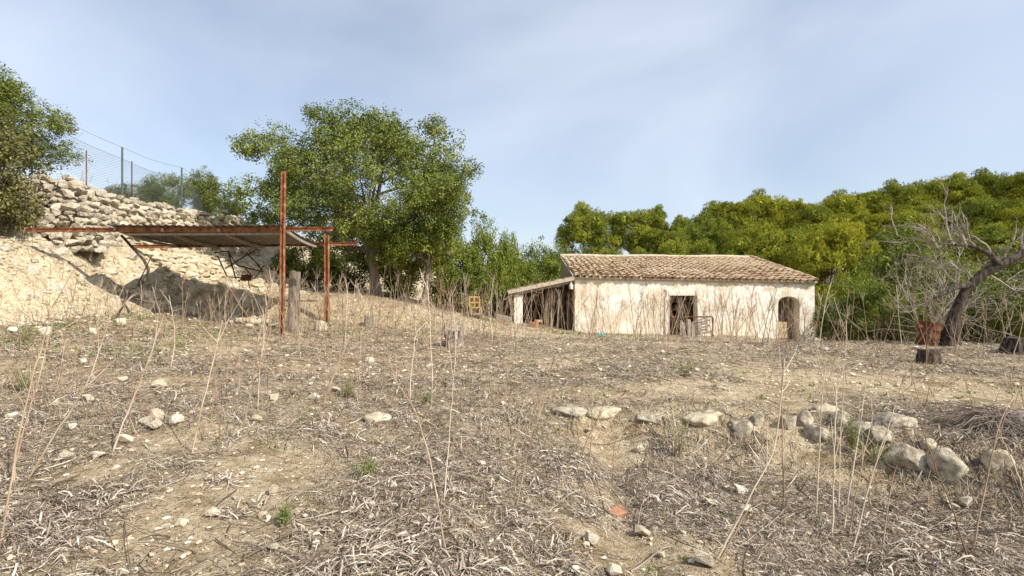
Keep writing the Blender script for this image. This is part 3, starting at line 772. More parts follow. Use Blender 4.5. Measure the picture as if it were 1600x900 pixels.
def limb(mb, a, b_, r0, r1, r, sides=6, wob=0.12, n=7):
    a = np.array(a, float); b_ = np.array(b_, float); L = np.linalg.norm(b_ - a)
    t = np.linspace(0, 1, n)[:, None]
    sag = np.array([0, 0, 1.0]) * L * 0.10
    pts_ = a + (b_ - a) * t + sag * (np.sin(np.pi * t)) * r.uniform(-0.6, 1.0)
    pts_[1:-1] += r.normal(size=(n - 2, 3)) * wob * L * 0.18
    mb.tube(pts_, np.linspace(r0, r1, n), sides)
    return pts_

def clump_leaves(mb, c, rad, n, size, aspect, r, tint0, flat=0.75, outward=None):
    """leaves through a clump's volume, thicker towards its skin, gathered in small sprays"""
    ns_ = max(4, n // 15)
    d = r.normal(size=(ns_, 3)); d /= np.linalg.norm(d, axis=1)[:, None]
    rr = rad * r.uniform(0.25, 1.1, (ns_, 1)) ** 0.7
    sp = c + d * rr * np.array([1, 1, flat])
    idx = r.integers(0, ns_, n)
    cen = sp[idx] + r.normal(size=(n, 3)) * size * 0.8
    nr = d[idx] * 0.6 + np.array([0, 0, 0.7]) + r.normal(size=(n, 3)) * 0.55
    st = r.normal(0, 0.16, ns_)
    leaf_quads(mb, cen, nr, size * r.uniform(0.7, 1.3, n), aspect, np.clip(tint0 + st[idx] + r.normal(0, 0.12, n), 0, 1), r)

def broadleaf(seed, H_, W_, base_frac, n_cl, leaves, size, trunk_r, trunk_h, lean=(0, 0), dome=True, crad=0.16, off=(0, 0)):
    """unit-less tree: returns (trunk mesh collector, crown mesh collector)"""
    r = np.random.default_rng(seed); tr, cr = MB(), MB()
    fork = np.array([lean[0], lean[1], trunk_h])
    n_ = 6; t = np.linspace(0, 1, n_)[:, None]
    tp = np.array([0, 0, -0.3]) * (1 - t) + fork * t + np.vstack([[0, 0, 0], r.normal(size=(n_ - 2, 3)) * 0.06, [0, 0, 0]]) * trunk_h * 0.5
    tr.tube(tp, trunk_r * np.array([1.5, 1.1, 0.95, 0.9, 0.88, 0.85]), 10)
    zc = H_ * (base_frac + 1) / 2; hz = H_ * (1 - base_frac) / 2
    cs = []
    tries = 0
    while len(cs) < n_cl and tries < 6000:
        tries += 1
        d = r.normal(size=3); d /= np.linalg.norm(d)
        k_ = r.uniform(0.35, 1.0) ** 0.5
        c_ = np.array([d[0] * W_ / 2 * k_, d[1] * W_ / 2 * k_, zc + d[2] * hz * k_])
        c_[:2] *= 1 + 0.12 * math.sin(3 * math.atan2(d[1], d[0]) + seed)
        c_[0] += off[0]; c_[1] += off[1]
        if all(np.linalg.norm(c_ - o_) > crad * W_ * 0.72 for o_ in cs): cs.append(c_)
    mains = []
    for k_ in range(6):
        a_ = k_ * 2 * math.pi / 6 + r.uniform(-.3, .3)
        e_ = np.array([math.cos(a_) * W_ * 0.24, math.sin(a_) * W_ * 0.24, zc + hz * r.uniform(-0.25, 0.35)])
        p_ = limb(tr, fork - np.array([0, 0, 0.05]), e_, trunk_r * 0.55, trunk_r * 0.22, r, 7)
        mains.append(p_)
    allp = np.concatenate(mains)
    for c_ in cs:
        k_ = int(np.argmin(np.linalg.norm(allp - c_, axis=1) + (allp[:, 2] > c_[2]) * 0.5))
        limb(tr, allp[k_], c_, trunk_r * 0.17, trunk_r * 0.04, r, 4, n=5)
        clump_leaves(cr, c_, crad * W_ * r.uniform(0.75, 1.25), int(leaves * r.uniform(0.7, 1.3)), size, 0.5, r, 0.5 + r.normal(0, 0.09))
    return tr, cr

def tree_obj(name, label, cat, loc, tr_me, cr_me, group=None, rz=0, sc_=(1, 1, 1), crown='crown'):
    t = thing(name, label, cat, loc, group); t.rotation_euler = (0, 0, rz); t.scale = sc_
    if tr_me: link('trunk', tr_me, t)
    link(crown, cr_me, t)
    return t

# the big carob
tr, cr = broadleaf(29, 6.35, 8.0, 0.18, 125, 1000, 0.088, 0.20, 1.75, (-0.25, 0.0), crad=0.084, off=(-0.55, 0))
r_ = np.random.default_rng(3)
for e_ in ((-2.2, -0.8, 2.6), (-1.6, -1.0, 3.4), (0.2, -1.2, 3.9), (1.6, -0.9, 3.2), (-1.2, -1.4, 2.4)):
    limb(tr, (-0.25, 0, 1.6), e_, 0.10, 0.03, r_, 7, n=8, wob=0.25)
cb0 = ground(590, 20.3)
tree_obj('carob_tree', 'large spreading carob tree with grey trunk behind the rusty canopy', 'tree', cb0, tr.mesh('trunk', M['bark'], True), cr.mesh('crown', M['carob']), sc_=(1.14, 0.85, 1.12))
# smaller tree beside it
tr, cr = broadleaf(22, 4.6, 3.9, 0.30, 44, 700, 0.09, 0.12, 1.5, (0.25, 0), crad=0.15)
tree_obj('small_tree', 'slender forked tree just right of the large carob trunk', 'tree', ground(660, 20.0), tr.mesh('trunk', M['bark'], True), cr.mesh('crown', M['leaf']))
# upper left carob and the olive-brown shrub in front of it
tr, cr = broadleaf(23, 5.0, 5.6, 0.12, 84, 800, 0.085, 0.16, 1.0, crad=0.115)
lt = P(-55, 270, 14.8); lt.z = P(0, 285, 14.8).z
tree_obj('hillside_tree', 'leafy green tree at the left edge above the stone wall corner', 'tree', Vector((lt.x, 14.8, H(lt.x, 14.8) - 0.2)), tr.mesh('trunk', M['bark'], True), cr.mesh('crown', M['carob']), sc_=(0.86, 0.86, 0.66))
def bush(seed, H_, W_, n_cl, leaves, size, crad=0.2):
    r = np.random.default_rng(seed); tr, cr = MB(), MB()
    for k_ in range(n_cl):
        d = r.normal(size=3); d /= np.linalg.norm(d); k2 = r.uniform(0.3, 1.0) ** 0.5
        c_ = np.array([d[0] * W_ / 2 * k2 * 0.85, d[1] * W_ / 2 * k2 * 0.85, H_ * 0.5 + d[2] * H_ * 0.42 * k2])
        limb(tr, (r.normal(0, 0.12), r.normal(0, 0.12), -0.1), c_, 0.035, 0.008, r, 4, n=5)
        clump_leaves(cr, c_, crad * W_ * r.uniform(0.7, 1.25), int(leaves * r.uniform(0.7, 1.3)), size, 0.5, r, 0.5 + r.normal(0, 0.12), 0.9)
    return tr, cr
tr, cr = bush(31, 3.0, 2.6, 46, 420, 0.085)
sh = ground(8, 12.0); sh = Vector((-12.3, 12.1, H(-12.3, 12.1) - 0.25))
tree_obj('olive_shrub', 'dense olive-brown shrub overhanging the left end of the steel beam', 'shrub', sh, tr.mesh('trunk', M['bark']), cr.mesh('crown', M['olive']), crown='foliage')
BUSH = []
for k_, (hh, ww, nc, lv) in enumerate(((3.0, 2.8, 44, 430), (2.6, 3.2, 48, 420), (3.4, 2.6, 44, 430))):
    tr, cr = bush(40 + k_, hh, ww, nc, lv, 0.088, 0.16); BUSH.append((hh, ww, tr.mesh('stems', M['twig']), {mm: cr.mesh('foliage', M[mm]) for mm in ('leaf', 'carob')}))
def put_bush(px, ytop, wpx, Y_, label, kind=0, mm='leaf', rz=0.0, group=None, sink=0.15):
    g_ = ground(px, Y_); zt = P(px, ytop, Y_).z; hh, ww, tm, cm = BUSH[kind]
    sz = max(0.25, (zt - g_.z + sink) / (hh * 0.97)); sx = wpx / F * Y_ / (ww * 0.98)
    t = thing('shrub', label, 'shrub', g_ - Vector((0, 0, sink)), group); t.scale = (sx, sx, sz); t.rotation_euler = (0, 0, rz)
    link('stems', tm, t); link('foliage', cm[mm], t)
    return t
for k_, (px, yt, w_, Y_, lb) in enumerate((
        (215, 288, 85, 18.6, 'sparse green shrub behind the chain-link fence, beside the stone wall corner'),
        (262, 270, 75, 19.6, 'leafy shrub behind the fence, between its second and third green posts'),
        (318, 262, 55, 20.6, 'upright young tree-like shrub just left of the big carob, behind the fence'),
        (350, 305, 60, 22.5, 'low shrub at the far end of the fence by the carob'))):
    put_bush(px, yt, w_, Y_, lb, k_ % 3, 'carob', k_ * 1.3)
und = [(480, 372, 95, 21.5, 'dark shrub directly behind the rear rusty post'), (545, 385, 95, 22, 'dark undergrowth shrub left of the carob trunk'),
       (625, 385, 95, 21.5, 'dark undergrowth shrub between the carob trunk and the slender tree'), (700, 352, 100, 23, 'tall green shrub right of the slender tree'),
       (765, 345, 75, 25, 'tall leafy bush at the right foot of the carob crown'), (735, 410, 90, 22.5, 'low bush behind the yellow chair')]
for k_, (px, yt, w_, Y_, lb) in enumerate(und): put_bush(px, yt, w_, Y_, lb, k_ % 3, 'leaf', k_ * 0.9)
hed = [(790, 366, 60, 29, 'pointed green tree left of the lean-to, on the skyline'), (842, 375, 85, 31, 'round green tree rising behind the lean-to roof'),
       (880, 382, 70, 33, 'green tree showing just left of the farmhouse roof ridge'), (815, 410, 90, 28.5, 'lower bush behind the white pier of the lean-to'),
       (770, 425, 80, 26, 'low bush left of the lean-to, behind the dead stalks')]
for k_, (px, yt, w_, Y_, lb) in enumerate(hed): put_bush(px, yt, w_, Y_, lb, (k_ + 1) % 3, 'leaf', k_ * 1.7)
rgt = [(1405, 348, 140, 27, 'big bright-green broadleaf bush in front of the pines, right of the farmhouse'), (1330, 425, 90, 23, 'green bush right beside the farmhouse end wall'),
       (1300, 465, 60, 20.5, 'low bush at the right corner of the farmhouse'), (1375, 440, 110, 20, 'low leafy bush left of the rusty barrel'),
       (1440, 455, 80, 18.5, 'dark bush behind the rusty barrel'), (1545, 430, 130, 18.5, 'green bush right of the leaning dead trunk'), (1600, 440, 90, 17.0, 'green bush at the right edge behind the cut stump'),
       (1480, 395, 120, 23, 'grey-green bush behind the dead tree branches'), (1570, 375, 110, 24, 'tall bush behind the leaning trunk at the right edge'), (1660, 420, 120, 18.5, 'bush just beyond the right edge of the clearing')]
for k_, (px, yt, w_, Y_, lb) in enumerate(rgt): put_bush(px, yt, w_, Y_, lb, k_ % 3, ('leaf', 'leaf', 'carob')[k_ % 3], k_ * 1.1)

# pines
def pine(seed, H_, W_, base_frac, n_p, tufts, prad):
    r = np.random.default_rng(seed); tr, cr = MB(), MB()
    top = np.array([r.normal(0, 0.3), r.normal(0, 0.3), H_ * 0.9])
    tp = limb(tr, (0, 0, -0.5), top, 0.17, 0.04, r, 7, wob=0.1, n=9)
    cs = []; tries = 0
    zc = H_ * (base_frac + 1) / 2; hz = H_ * (1 - base_frac) / 2 - prad * 0.5
    while len(cs) < n_p and tries < 5000:
        tries += 1
        d = r.normal(size=3); d /= np.linalg.norm(d)
        if d[2] < -0.75: continue
        k_ = r.uniform(0.25, 1.0) ** 0.4
        w_ = (W_ / 2 - prad * 0.5) * (1 + 0.15 * math.sin(2 * math.atan2(d[1], d[0]) + seed))
        c_ = np.array([d[0] * w_ * k_, d[1] * w_ * k_, zc + d[2] * hz * k_])
        if all(np.linalg.norm((c_ - o_) * np.array([1, 1, 1.3])) > prad * 1.04 for o_ in cs): cs.append(c_)
    for c_ in cs:
        k_ = int(np.argmin(np.abs(tp[:, 2] - (c_[2] - 0.9))))
        limb(tr, tp[k_], c_, 0.05, 0.015, r, 4, n=5)
        n_ = int(tufts * r.uniform(0.75, 1.25)); rad = prad * r.uniform(0.75, 1.25)
        d = r.normal(size=(n_, 3)); d[:, 2] = d[:, 2] * 0.9 + 0.25; d /= np.linalg.norm(d, axis=1)[:, None]
        lump = 1 + 0.22 * np.sin(d[:, 0] * 5 + seed) * np.sin(d[:, 1] * 6 + c_[0] * 3) + 0.12 * np.sin(d[:, 2] * 9)
        ns_ = 40; sd = r.normal(size=(ns_, 3)); sd[:, 2] = sd[:, 2] * 0.8 + 0.3; sd /= np.linalg.norm(sd, axis=1)[:, None]
        sub = c_ + sd * rad * r.uniform(0.75, 1.0, (ns_, 1)) * np.array([1, 1, 0.72]); si = r.integers(0, ns_, n_); ss = 0.27 * rad
        cen = sub[si] + d * ss * (r.uniform(0.2, 1.0, n_) ** 0.5)[:, None] * np.array([1, 1, 0.8]); stn = r.normal(0, 0.09, ns_)[si]
        nq = 70; dq = r.normal(size=(nq, 3)); dq /= np.linalg.norm(dq, axis=1)[:, None]
        leaf_quads(cr, c_ + dq * rad * r.uniform(0.3, 0.72, (nq, 1)) * np.array([1, 1, 0.72]), dq, 0.34, 0.6, np.clip(0.4 + r.normal(0, 0.12, nq), 0, 1), r)  # larger inner quads added to block light, so the crown shades itself
        needle_tufts(cr, cen, d * 0.8 + np.array([0, 0, 0.7]), 0.17, 0.026, np.clip(0.5 + r.normal(0, 0.13) + stn + r.normal(0, 0.10, n_), 0, 1), r)
    return tr, cr
PINE = []
for k_, (hh, ww, bf, n_p, tf_, pr_) in enumerate(((8.5, 5.6, 0.40, 34, 430, 0.86), (9.0, 5.0, 0.46, 30, 430, 0.84), (7.5, 5.8, 0.28, 40, 430, 0.86), (9.0, 3.4, 0.66, 14, 380, 0.66), (6.2, 5.0, 0.10, 40, 430, 0.80))):
    tr, cr = pine(60 + k_, hh, ww, bf, n_p, tf_, pr_); PINE.append((hh, ww, tr.mesh('trunk', M['bark'], True), cr.mesh('crown', M['pine'])))
WOOD = 'pine trees massed on the wooded slope'
GEN = 'bushy yellow-green pine massed with others on the wooded slope right of the skyline gap'
pines = [(913, 318, 84, 48, 0, 'leftmost tall pine on the skyline behind the farmhouse roof'), (983, 322, 80, 50, 1, 'second tall pine from the left behind the farmhouse roof'),
         (1027, 320, 40, 54, 3, 'slim pine with a small tufted top and bare trunk behind the roof'), (1300, 337, 118, 35, 4, 'bright rounded pine standing forward, behind the right end of the roof'),
         (1190, 343, 120, 40, 2, 'broad rounded pine rising behind the middle of the roof ridge'), (1052, 370, 60, 40, 4, 'small bright pine low behind the roof, right of the slim pine')]
gen = [(1065, 338, 75, 52), (1100, 326, 80, 56), (1140, 308, 85, 60), (1185, 297, 85, 63), (1228, 303, 85, 62), (1268, 318, 75, 60), (1310, 298, 90, 62), (1352, 296, 85, 64),
       (1398, 281, 90, 64), (1445, 276, 95, 66), (1490, 271, 90, 66), (1540, 264, 100, 68), (1590, 267, 95, 66), (1640, 262, 100, 66), (1095, 372, 75, 44), (1135, 350, 85, 48),
       (1245, 350, 90, 46), (1345, 328, 100, 50), (1405, 322, 110, 50), (1465, 312, 110, 52), (1530, 308, 110, 50), (1590, 312, 120, 48), (1650, 320, 120, 46), (1380, 362, 100, 40),
       (1460, 355, 110, 41), (1545, 350, 120, 38), (1620, 345, 110, 40), (1240, 400, 80, 37), (1140, 392, 70, 38), (950, 385, 80, 44), (1000, 388, 80, 43), (1700, 290, 120, 58), (1040, 352, 70, 48)]
pines += [(a, b_, c_, d, (0, 2, 1, 2, 4)[k_ % 5], None) for k_, (a, b_, c_, d) in enumerate(gen)]
ORD = ['first', 'second', 'third', 'fourth', 'fifth', 'sixth', 'seventh', 'eighth', 'ninth', 'tenth', 'eleventh', 'twelfth', 'thirteenth', 'fourteenth', 'fifteenth', 'sixteenth', 'seventeenth', 'eighteenth']
def rank(Y_): return 'skyline rank' if Y_ >= 51 else 'middle rank' if Y_ >= 45 else 'front rank'
plab = {}
for rk_ in ('skyline rank', 'middle rank', 'front rank'):
    for n_, q_ in enumerate(sorted([q_ for q_ in pines if q_[5] is None and rank(q_[3]) == rk_])):
        plab[q_[:4]] = 'yellow-green pine on the wooded slope, ' + ORD[n_] + ' from the left in its ' + rk_
for k_, (px, yt, w_, Y_, kd, lb) in enumerate(pines):
    lb = lb or plab[(px, yt, w_, Y_)]
    hh, ww, tm, cm = PINE[kd]; g_ = ground(px, Y_); zt = P(px, yt, Y_).z
    sz = (zt - g_.z) / hh; sx = w_ / F * Y_ / (ww * (1.14 if lb in plab.values() else 1.0))
    tree_obj('pine_tree', lb or GEN, 'pine', g_, tm, cm, WOOD, k_ * 2.1, (sx, sx, sz))

# ------------------------------------------------------------------ dead tree, dead shrub
def dead_branch(mb, a, d, L, rad, r, depth, sides=5):
    n_ = 6; pts_ = [np.array(a, float)]; d = np.array(d, float)
    for _ in range(n_ - 1):
        d = d + r.normal(size=3) * 0.20 + np.array([0, 0, 0.04]); d /= np.linalg.norm(d); pts_.append(pts_[-1] + d * L / (n_ - 1))
    mb.tube(pts_, np.linspace(rad, rad * 0.45, n_), sides if depth > 1 else 3, cap=False)
    if depth:
        for _ in range(r.integers(3, 5)):
            k_ = r.integers(1, n_); dd = d + r.normal(size=3) * 0.75; dd /= np.linalg.norm(dd)
            dead_branch(mb, pts_[k_], dd, L * r.uniform(0.5, 0.8), rad * 0.5, r, depth - 1, sides)
rd = np.random.default_rng(77)
B0 = ground(1487, 14.2); dt = thing('leaning_dead_tree', 'dark leaning half-dead tree trunk with bare grey branches at the right edge', 'tree', B0)
mb = MB(); tp = [P(1484, 540, 14.2), P(1492, 490, 14.2), P(1508, 455, 14.2), P(1535, 428, 14.1), P(1565, 412, 14.0), P(1605, 392, 13.9), P(1660, 372, 13.8)]
mb.tube([p_ - B0 for p_ in tp], [0.25, 0.14, 0.12, 0.125, 0.11, 0.10, 0.07], 12)
mb.tube([p_ - B0 for p_ in (P(1515, 445, 14.2), P(1495, 447, 13.9), P(1475, 458, 13.7), P(1460, 466, 13.6))], [0.12, 0.09, 0.06, 0.03], 7)
mb.tube([p_ - B0 for p_ in (P(1560, 414, 14), P(1548, 398, 14), P(1525, 386, 14.1), P(1490, 382, 14.2), P(1465, 388, 14.3))], [0.11, 0.07, 0.05, 0.035, 0.02], 6)
mb.obj('trunk', M['darkbark'], dt, True)
mb = MB()
for st, dr, L in (((1548, 398), (-.5, 0, .7), 0.8), ((1525, 386), (-.5, .2, .8), 0.9), ((1490, 382), (-.5, 0, .7), 0.9), ((1565, 412), (.2, -.2, 1), 0.7), ((1600, 394), (.0, .2, 1), 0.7), ((1475, 458), (-.8, 0, .1), 1.0), ((1540, 425), (.7, -.2, -.35), 1.0), ((1590, 400), (.5, 0, -.5), 1.0), ((1620, 388), (-.2, -.1, 1), 0.6), ((1510, 384), (.1, .1, 1), 0.9), ((1480, 460), (-.6, -.2, .5), 0.8), ((1470, 386), (-.8, .1, .35), 1.1), ((1465, 388), (-.5, .1, .9), 0.9), ((1530, 440), (-.6, .2, .9), 1.0), ((1500, 447), (-.7, .2, .6), 1.1)):
    dead_branch(mb, np.array(P(*st, 14.1) - B0), dr, L, 0.035, rd, 3)
mb.obj('bare_branches', M['twig'], dt)
B1 = ground(1452, 17.0); ds = thing('dead_shrub', 'bare grey leafless shrub spreading left of the leaning trunk', 'shrub', B1)
mb = MB()
for k_ in range(10):
    dead_branch(mb, (0, 0, 0), (rd.normal(-0.15, 0.45), rd.normal(0, 0.3), 1), rd.uniform(1.6, 2.5), 0.035, rd, 3)
mb.obj('bare_branches', M['twig'], ds)

# ------------------------------------------------------------------ small things about the yard
def cyl_thing(name, label, cat, base, rad0, rad1, h, mat, sides=14, seed=1, wob=0.08, group=None, tilt=(0, 0)):
    r = random.Random(seed); t = MB(); n_ = 7; V = []
    w_ = [1 + r.uniform(-wob, wob) * 1.5 for _ in range(sides)]
    for j_ in range(n_ + 1):
        z_ = -0.1 + (h + 0.1) * j_ / n_; f_ = rad0 + (rad1 - rad0) * j_ / n_
        if j_ == 0: f_ *= 1.18
        for k_ in range(sides):
            a_ = 2 * math.pi * k_ / sides; q_ = f_ * w_[k_] * (1 + r.uniform(-wob, wob) * 0.5)
            V.append((q_ * math.cos(a_) + tilt[0] * z_, q_ * math.sin(a_) + tilt[1] * z_, z_ + (r.uniform(-.03, .03) * h if j_ == n_ else 0)))
    V.append((tilt[0] * h, tilt[1] * h, h * 0.98)); Fc = []
    for j_ in range(n_):
        for k_ in range(sides): Fc.append([j_ * sides + k_, j_ * sides + (k_ + 1) % sides, (j_ + 1) * sides + (k_ + 1) % sides, (j_ + 1) * sides + k_])
    t.add(V, Fc); t.add([V[n_ * sides + k_] for k_ in range(sides)] + [V[-1]], [[k_, (k_ + 1) % sides, sides] for k_ in range(sides)])
    return tag(t.obj(name, mat, None, False, base), label, cat, group)
cyl_thing('tree_stump', 'short dark cut stump standing alone on the pale terrace', 'stump', hit(1450, 566), 0.19, 0.17, 0.26, M['darkbark'], 16, 2, 0.16)
cyl_thing('tree_stump', 'wide dark cut stump at the right edge of the clearing', 'stump', hit(1592, 551), 0.42, 0.27, 0.36, M['darkbark'], 16, 3, 0.14)
cyl_thing('tree_stump', 'squat grey log end right of the rear rusty post', 'stump', hit(580, 510), 0.21, 0.20, 0.34, M['greywood'], 12, 4, 0.1)
st0 = cyl_thing('tree_stump', 'pale twisted root stump in the middle of the yard', 'stump', hit(710, 542), 0.22, 0.16, 0.38, M['greywood'], 12, 5, 0.22)
mb = MB()
for k_ in range(9):
    a_ = k_ * 0.7; mb.tube([(0.12 * math.cos(a_), 0.12 * math.sin(a_), 0.1), (0.22 * math.cos(a_), 0.22 * math.sin(a_), 0.28), (0.26 * math.cos(a_ + .3), 0.26 * math.sin(a_ + .3), 0.42 + 0.08 * (k_ % 3))], [0.06, 0.045, 0.015], 6)
mb.tube([(-0.1, 0, 0.08), (-0.4, -0.1, 0.10), (-0.75, -0.15, 0.02)], [0.06, 0.05, 0.03], 6)
mb.obj('root', M['greywood'], st0)
cyl_thing('wooden_post', 'thick weathered grey wooden post beside the front rusty post', 'post', ground(457, 12.9), 0.135, 0.12, 1.52, M['bark'], 10, 8, 0.10, tilt=(0.045, 0))
# rusty barrel
bl_ = ground(1447, 14.4); bt = thing('rusty_barrel', 'rusty open steel barrel in front of the leaning dead tree', 'barrel', bl_); bt.rotation_euler = (0.05, 0.13, 0); bt.scale = (0.92, 0.92, 0.80)
mb = MB(); prof = [(-0.1, .285), (0.0, .285), (0.24, .285), (0.26, .297), (0.29, .285), (0.52, .285), (0.545, .297), (0.57, .285), (0.80, .285), (0.82, .295), (0.82, .275), (0.3, .272)]
V = [(rr * math.cos(a_) * (1 + 0.03 * math.sin(3 * a_)), rr * math.sin(a_), z_) for z_, rr in prof for a_ in np.linspace(0, 2 * math.pi, 24, endpoint=False)]
mb.add(V, [[j_ * 24 + k_, j_ * 24 + (k_ + 1) % 24, (j_ + 1) * 24 + (k_ + 1) % 24, (j_ + 1) * 24 + k_] for j_ in range(len(prof) - 1) for k_ in range(24)])
mb.obj('drum', M['darkrust'], bt, True)
mb = MB(); mb.tube([(-0.22, -0.05, 0.60), (-0.42, -0.10, 0.62)], 0.07, 10); mb.obj('spout', M['darkrust'], bt, True)
# yellow wooden chair
cp = ground(743, 20.6); ch = thing('wooden_chair', 'old yellow wooden chair standing in the weeds left of the lean-to', 'chair', cp); ch.rotation_euler = (0, 0, 0.25)
for sx in (-.2, .2):
    for sy in (-.18, .2):
        mb = MB(); mb.bar((sx, sy, -0.05), (sx, sy + (0.04 if sy > 0 else 0), 0.88 if sy > 0 else 0.40), 0.045, 0.045); mb.obj('leg', M['yellowwood'], ch)
mb = MB(); mb.box((0, 0, 0.42), (0.46, 0.44, 0.04)); mb.obj('seat', M['yellowwood'], ch)
for z_ in (0.62, 0.84):
    mb = MB(); mb.bar((-.2, .235, z_), (.2, .235, z_), 0.025, 0.06); mb.obj('back_rail', M['yellowwood'], ch)
mb = MB(); mb.bar((0, .235, 0.44), (0, .235, 0.84), 0.04, 0.02); mb.obj('back_slat', M['yellowwood'], ch)
mb = MB(); mb.box((-0.25, -0.1, 0.04), (1.3, 0.6, 0.10)); o = mb.obj('old_plank_pallet', M['darkbark'], None, False, ground(738, 20.3)); tag(o, 'dark low wooden pallet under the yellow chair', 'pallet')
# brown box and brick by the lean-to
mb = MB(); mb.box((0, 0, 0.14), (0.62, 0.45, 0.32), Matrix.Rotation(0.2, 4, 'Y')); o = mb.obj('wooden_crate', M['greywood'], None, False, ground(787, 20.6)); tag(o, 'tilted weathered crate between the yellow chair and the lean-to pier', 'crate')
mb = MB(); mb.bar((-0.34, -0.26, 0.08), (0.1, -0.26, 0.08), 0.04, 0.16); mb.obj('end_board', M['terracotta'], o)
mb = MB(); mb.tube([(0, 0, -0.05), (0, 0, 0.12), (0, 0, 0.22)], [0.17, 0.20, 0.22], 14); o = mb.obj('clay_pot', M['terracotta'], None, True, ground(834, 20.2)); tag(o, 'low reddish clay pot on the grass before the lean-to', 'pot')
mb = MB(); mb.tube([(0, 0, -0.05), (0, 0, 0.30)], 0.03, 8); mb.tube([(0, 0, 0.30), (0, 0, 0.38)], 0.19, 14); o = mb.obj('stool', M['sandblock'], None, True, Vector((1.16, 22.5, EYE - 1.78))); tag(o, 'small pale round stool inside the lean-to', 'stool')
mb = MB(); mb.tube([(-.12, 0, 0.04), (0, 0, 0.08), (0.1, 0.02, 0.05)], [0.06, 0.09, 0.05], 8); o = mb.obj('plastic_scrap', M['teal'], None, True, hit(940, 527)); tag(o, 'teal plastic scrap lying before the farmhouse wall', 'litter')
mb = MB(); mb.tube([(0, 0, 0), (0, 0, -0.14), (0, 0, -0.20), (0, 0, -0.36)], [0.03, 0.05, 0.10, 0.08], 10); o = mb.obj('hanging_jug', M['pipe'], None, True, Vector((2.53, 21.95, lz(2.53) - 0.06))); tag(o, 'small whitish jug hanging under the lean-to roof by the house corner', 'jug')
# rusty bed frame with broken slats before the door
bf = thing('rusty_bed_frame', 'rusty metal bed frame with broken grey slats propped before the square doorway', 'bed frame', Vector((7.55, 21.45, H(7.55, 21.45))))
zt = P(1080, 495, 21.45).z - bf.location.z
for xx in (-0.86, 0.86):
    mb = MB(); mb.tube([(xx, 0, -0.1), (xx, 0, zt - 0.1), (xx * 0.96, 0, zt)], 0.035, 8); mb.obj('leg', M['darkrust'], bf)
mb = MB(); mb.tube([(-0.83, 0, zt), (0.83, 0, zt)], 0.03, 8); mb.obj('top_rail', M['darkrust'], bf)
mb = MB(); mb.tube([(-0.86, 0, 0.2), (0.86, 0, 0.2)], 0.022, 8); mb.obj('bottom_rail', M['darkrust'], bf)
for xx in (-0.62, 0.62):
    mb = MB(); mb.tube([(xx, 0, 0.2), (xx, 0, zt)], 0.016, 6); mb.obj('bar', M['darkrust'], bf)
for k_, (a_, c_) in enumerate((((-.35, .45), (.72, .72)), ((-.4, .32), (.6, .60)), ((-.3, .22), (.7, .5)), ((-.45, .12), (.55, .34)), ((-.2, .55), (.5, .82)), ((0, .1), (.75, .25)))):
    mb = MB(); mb.bar((a_[0], -0.06 - 0.02 * k_, a_[1]), (c_[0], -0.06 - 0.02 * k_, c_[1]), 0.02, 0.075); mb.obj('slat', M['greywood'], bf)
for k_, (xx, lean_, hh) in enumerate(((-0.52, .06, .70), (-0.38, -.04, .62), (-0.22, .05, .75), (-0.05, .02, .55), (0.3, -.06, .6))):
    mb = MB(); mb.bar((xx, -0.20 - 0.03 * k_, -0.05), (xx + lean_, -0.05 - 0.03 * k_, hh), 0.13, 0.02, up=(0, 1, 0)); mb.obj('board', M['greywood'], bf)
# rusty wire frame on the bank, curved branch, pipe
tf_ = thing('rusty_wire_frame', 'twisted rusty wire frame lying against the bank under the canopy', 'scrap frame', (0, 0, 0))
def wpt(px, py): return P(px, py, 16.0)
for seg in (((335, 395), (352, 392), (372, 415), (410, 425)), ((352, 420), (380, 400), (398, 392)), ((340, 400), (352, 432), (395, 436)), ((380, 415), (395, 436), (412, 415)), ((372, 440), (384, 428), (390, 450)), ((385, 395), (400, 412), (412, 425)), ((356, 392), (366, 436))):
    mb = MB(); mb.tube([wpt(*s_) + Vector((0, 0.1 * (k_ % 2), 0)) for k_, s_ in enumerate(seg)], 0.022, 5); mb.obj('rod', M['darkrust'], tf_)
mb = MB(); mb.box(wpt(385, 434), (0.30, 0.05, 0.2)); mb.obj('plate', M['darkrust'], tf_)
mb = MB(); cpts = [P(190, 368, 12.3), P(208, 388, 12.2), P(224, 405, 12.1), P(232, 421, 12.0), P(228, 437, 11.9), P(214, 447, 11.85), P(200, 455, 11.8), P(192, 478, 11.7), P(180, 500, 11.6)]
mb.tube(cpts, [0.03, .032, .034, .034, .034, .03, .03, .024, .02], 7); mb.tube([cpts[6], P(212, 463, 11.8), P(226, 472, 11.9)], [.03, .025, .015], 6)
mb.tube([cpts[5], P(222, 430, 11.7), P(238, 398, 11.6)], [.02, .014, .008], 5)
o = mb.obj('curved_branch', M['darkbark'], None, True); tag(o, 'dark curved bare branch hanging below the left end of the canopy', 'branch')
mb = MB(); h0 = hit(448, 517); mb.tube([h0 + Vector((0.03, 0, -0.05)), h0 + Vector((0.10, 0, 0.14)), h0 + Vector((0.05, 0, 0.27)), h0 + Vector((-0.10, 0.03, 0.20)), h0 + Vector((-0.5, 0.1, 0.12))], 0.022, 7)
o = mb.obj('white_pipe', M['pipe'], None, True); tag(o, 'bent pale plastic pipe looped round the foot of the front rusty post', 'pipe')

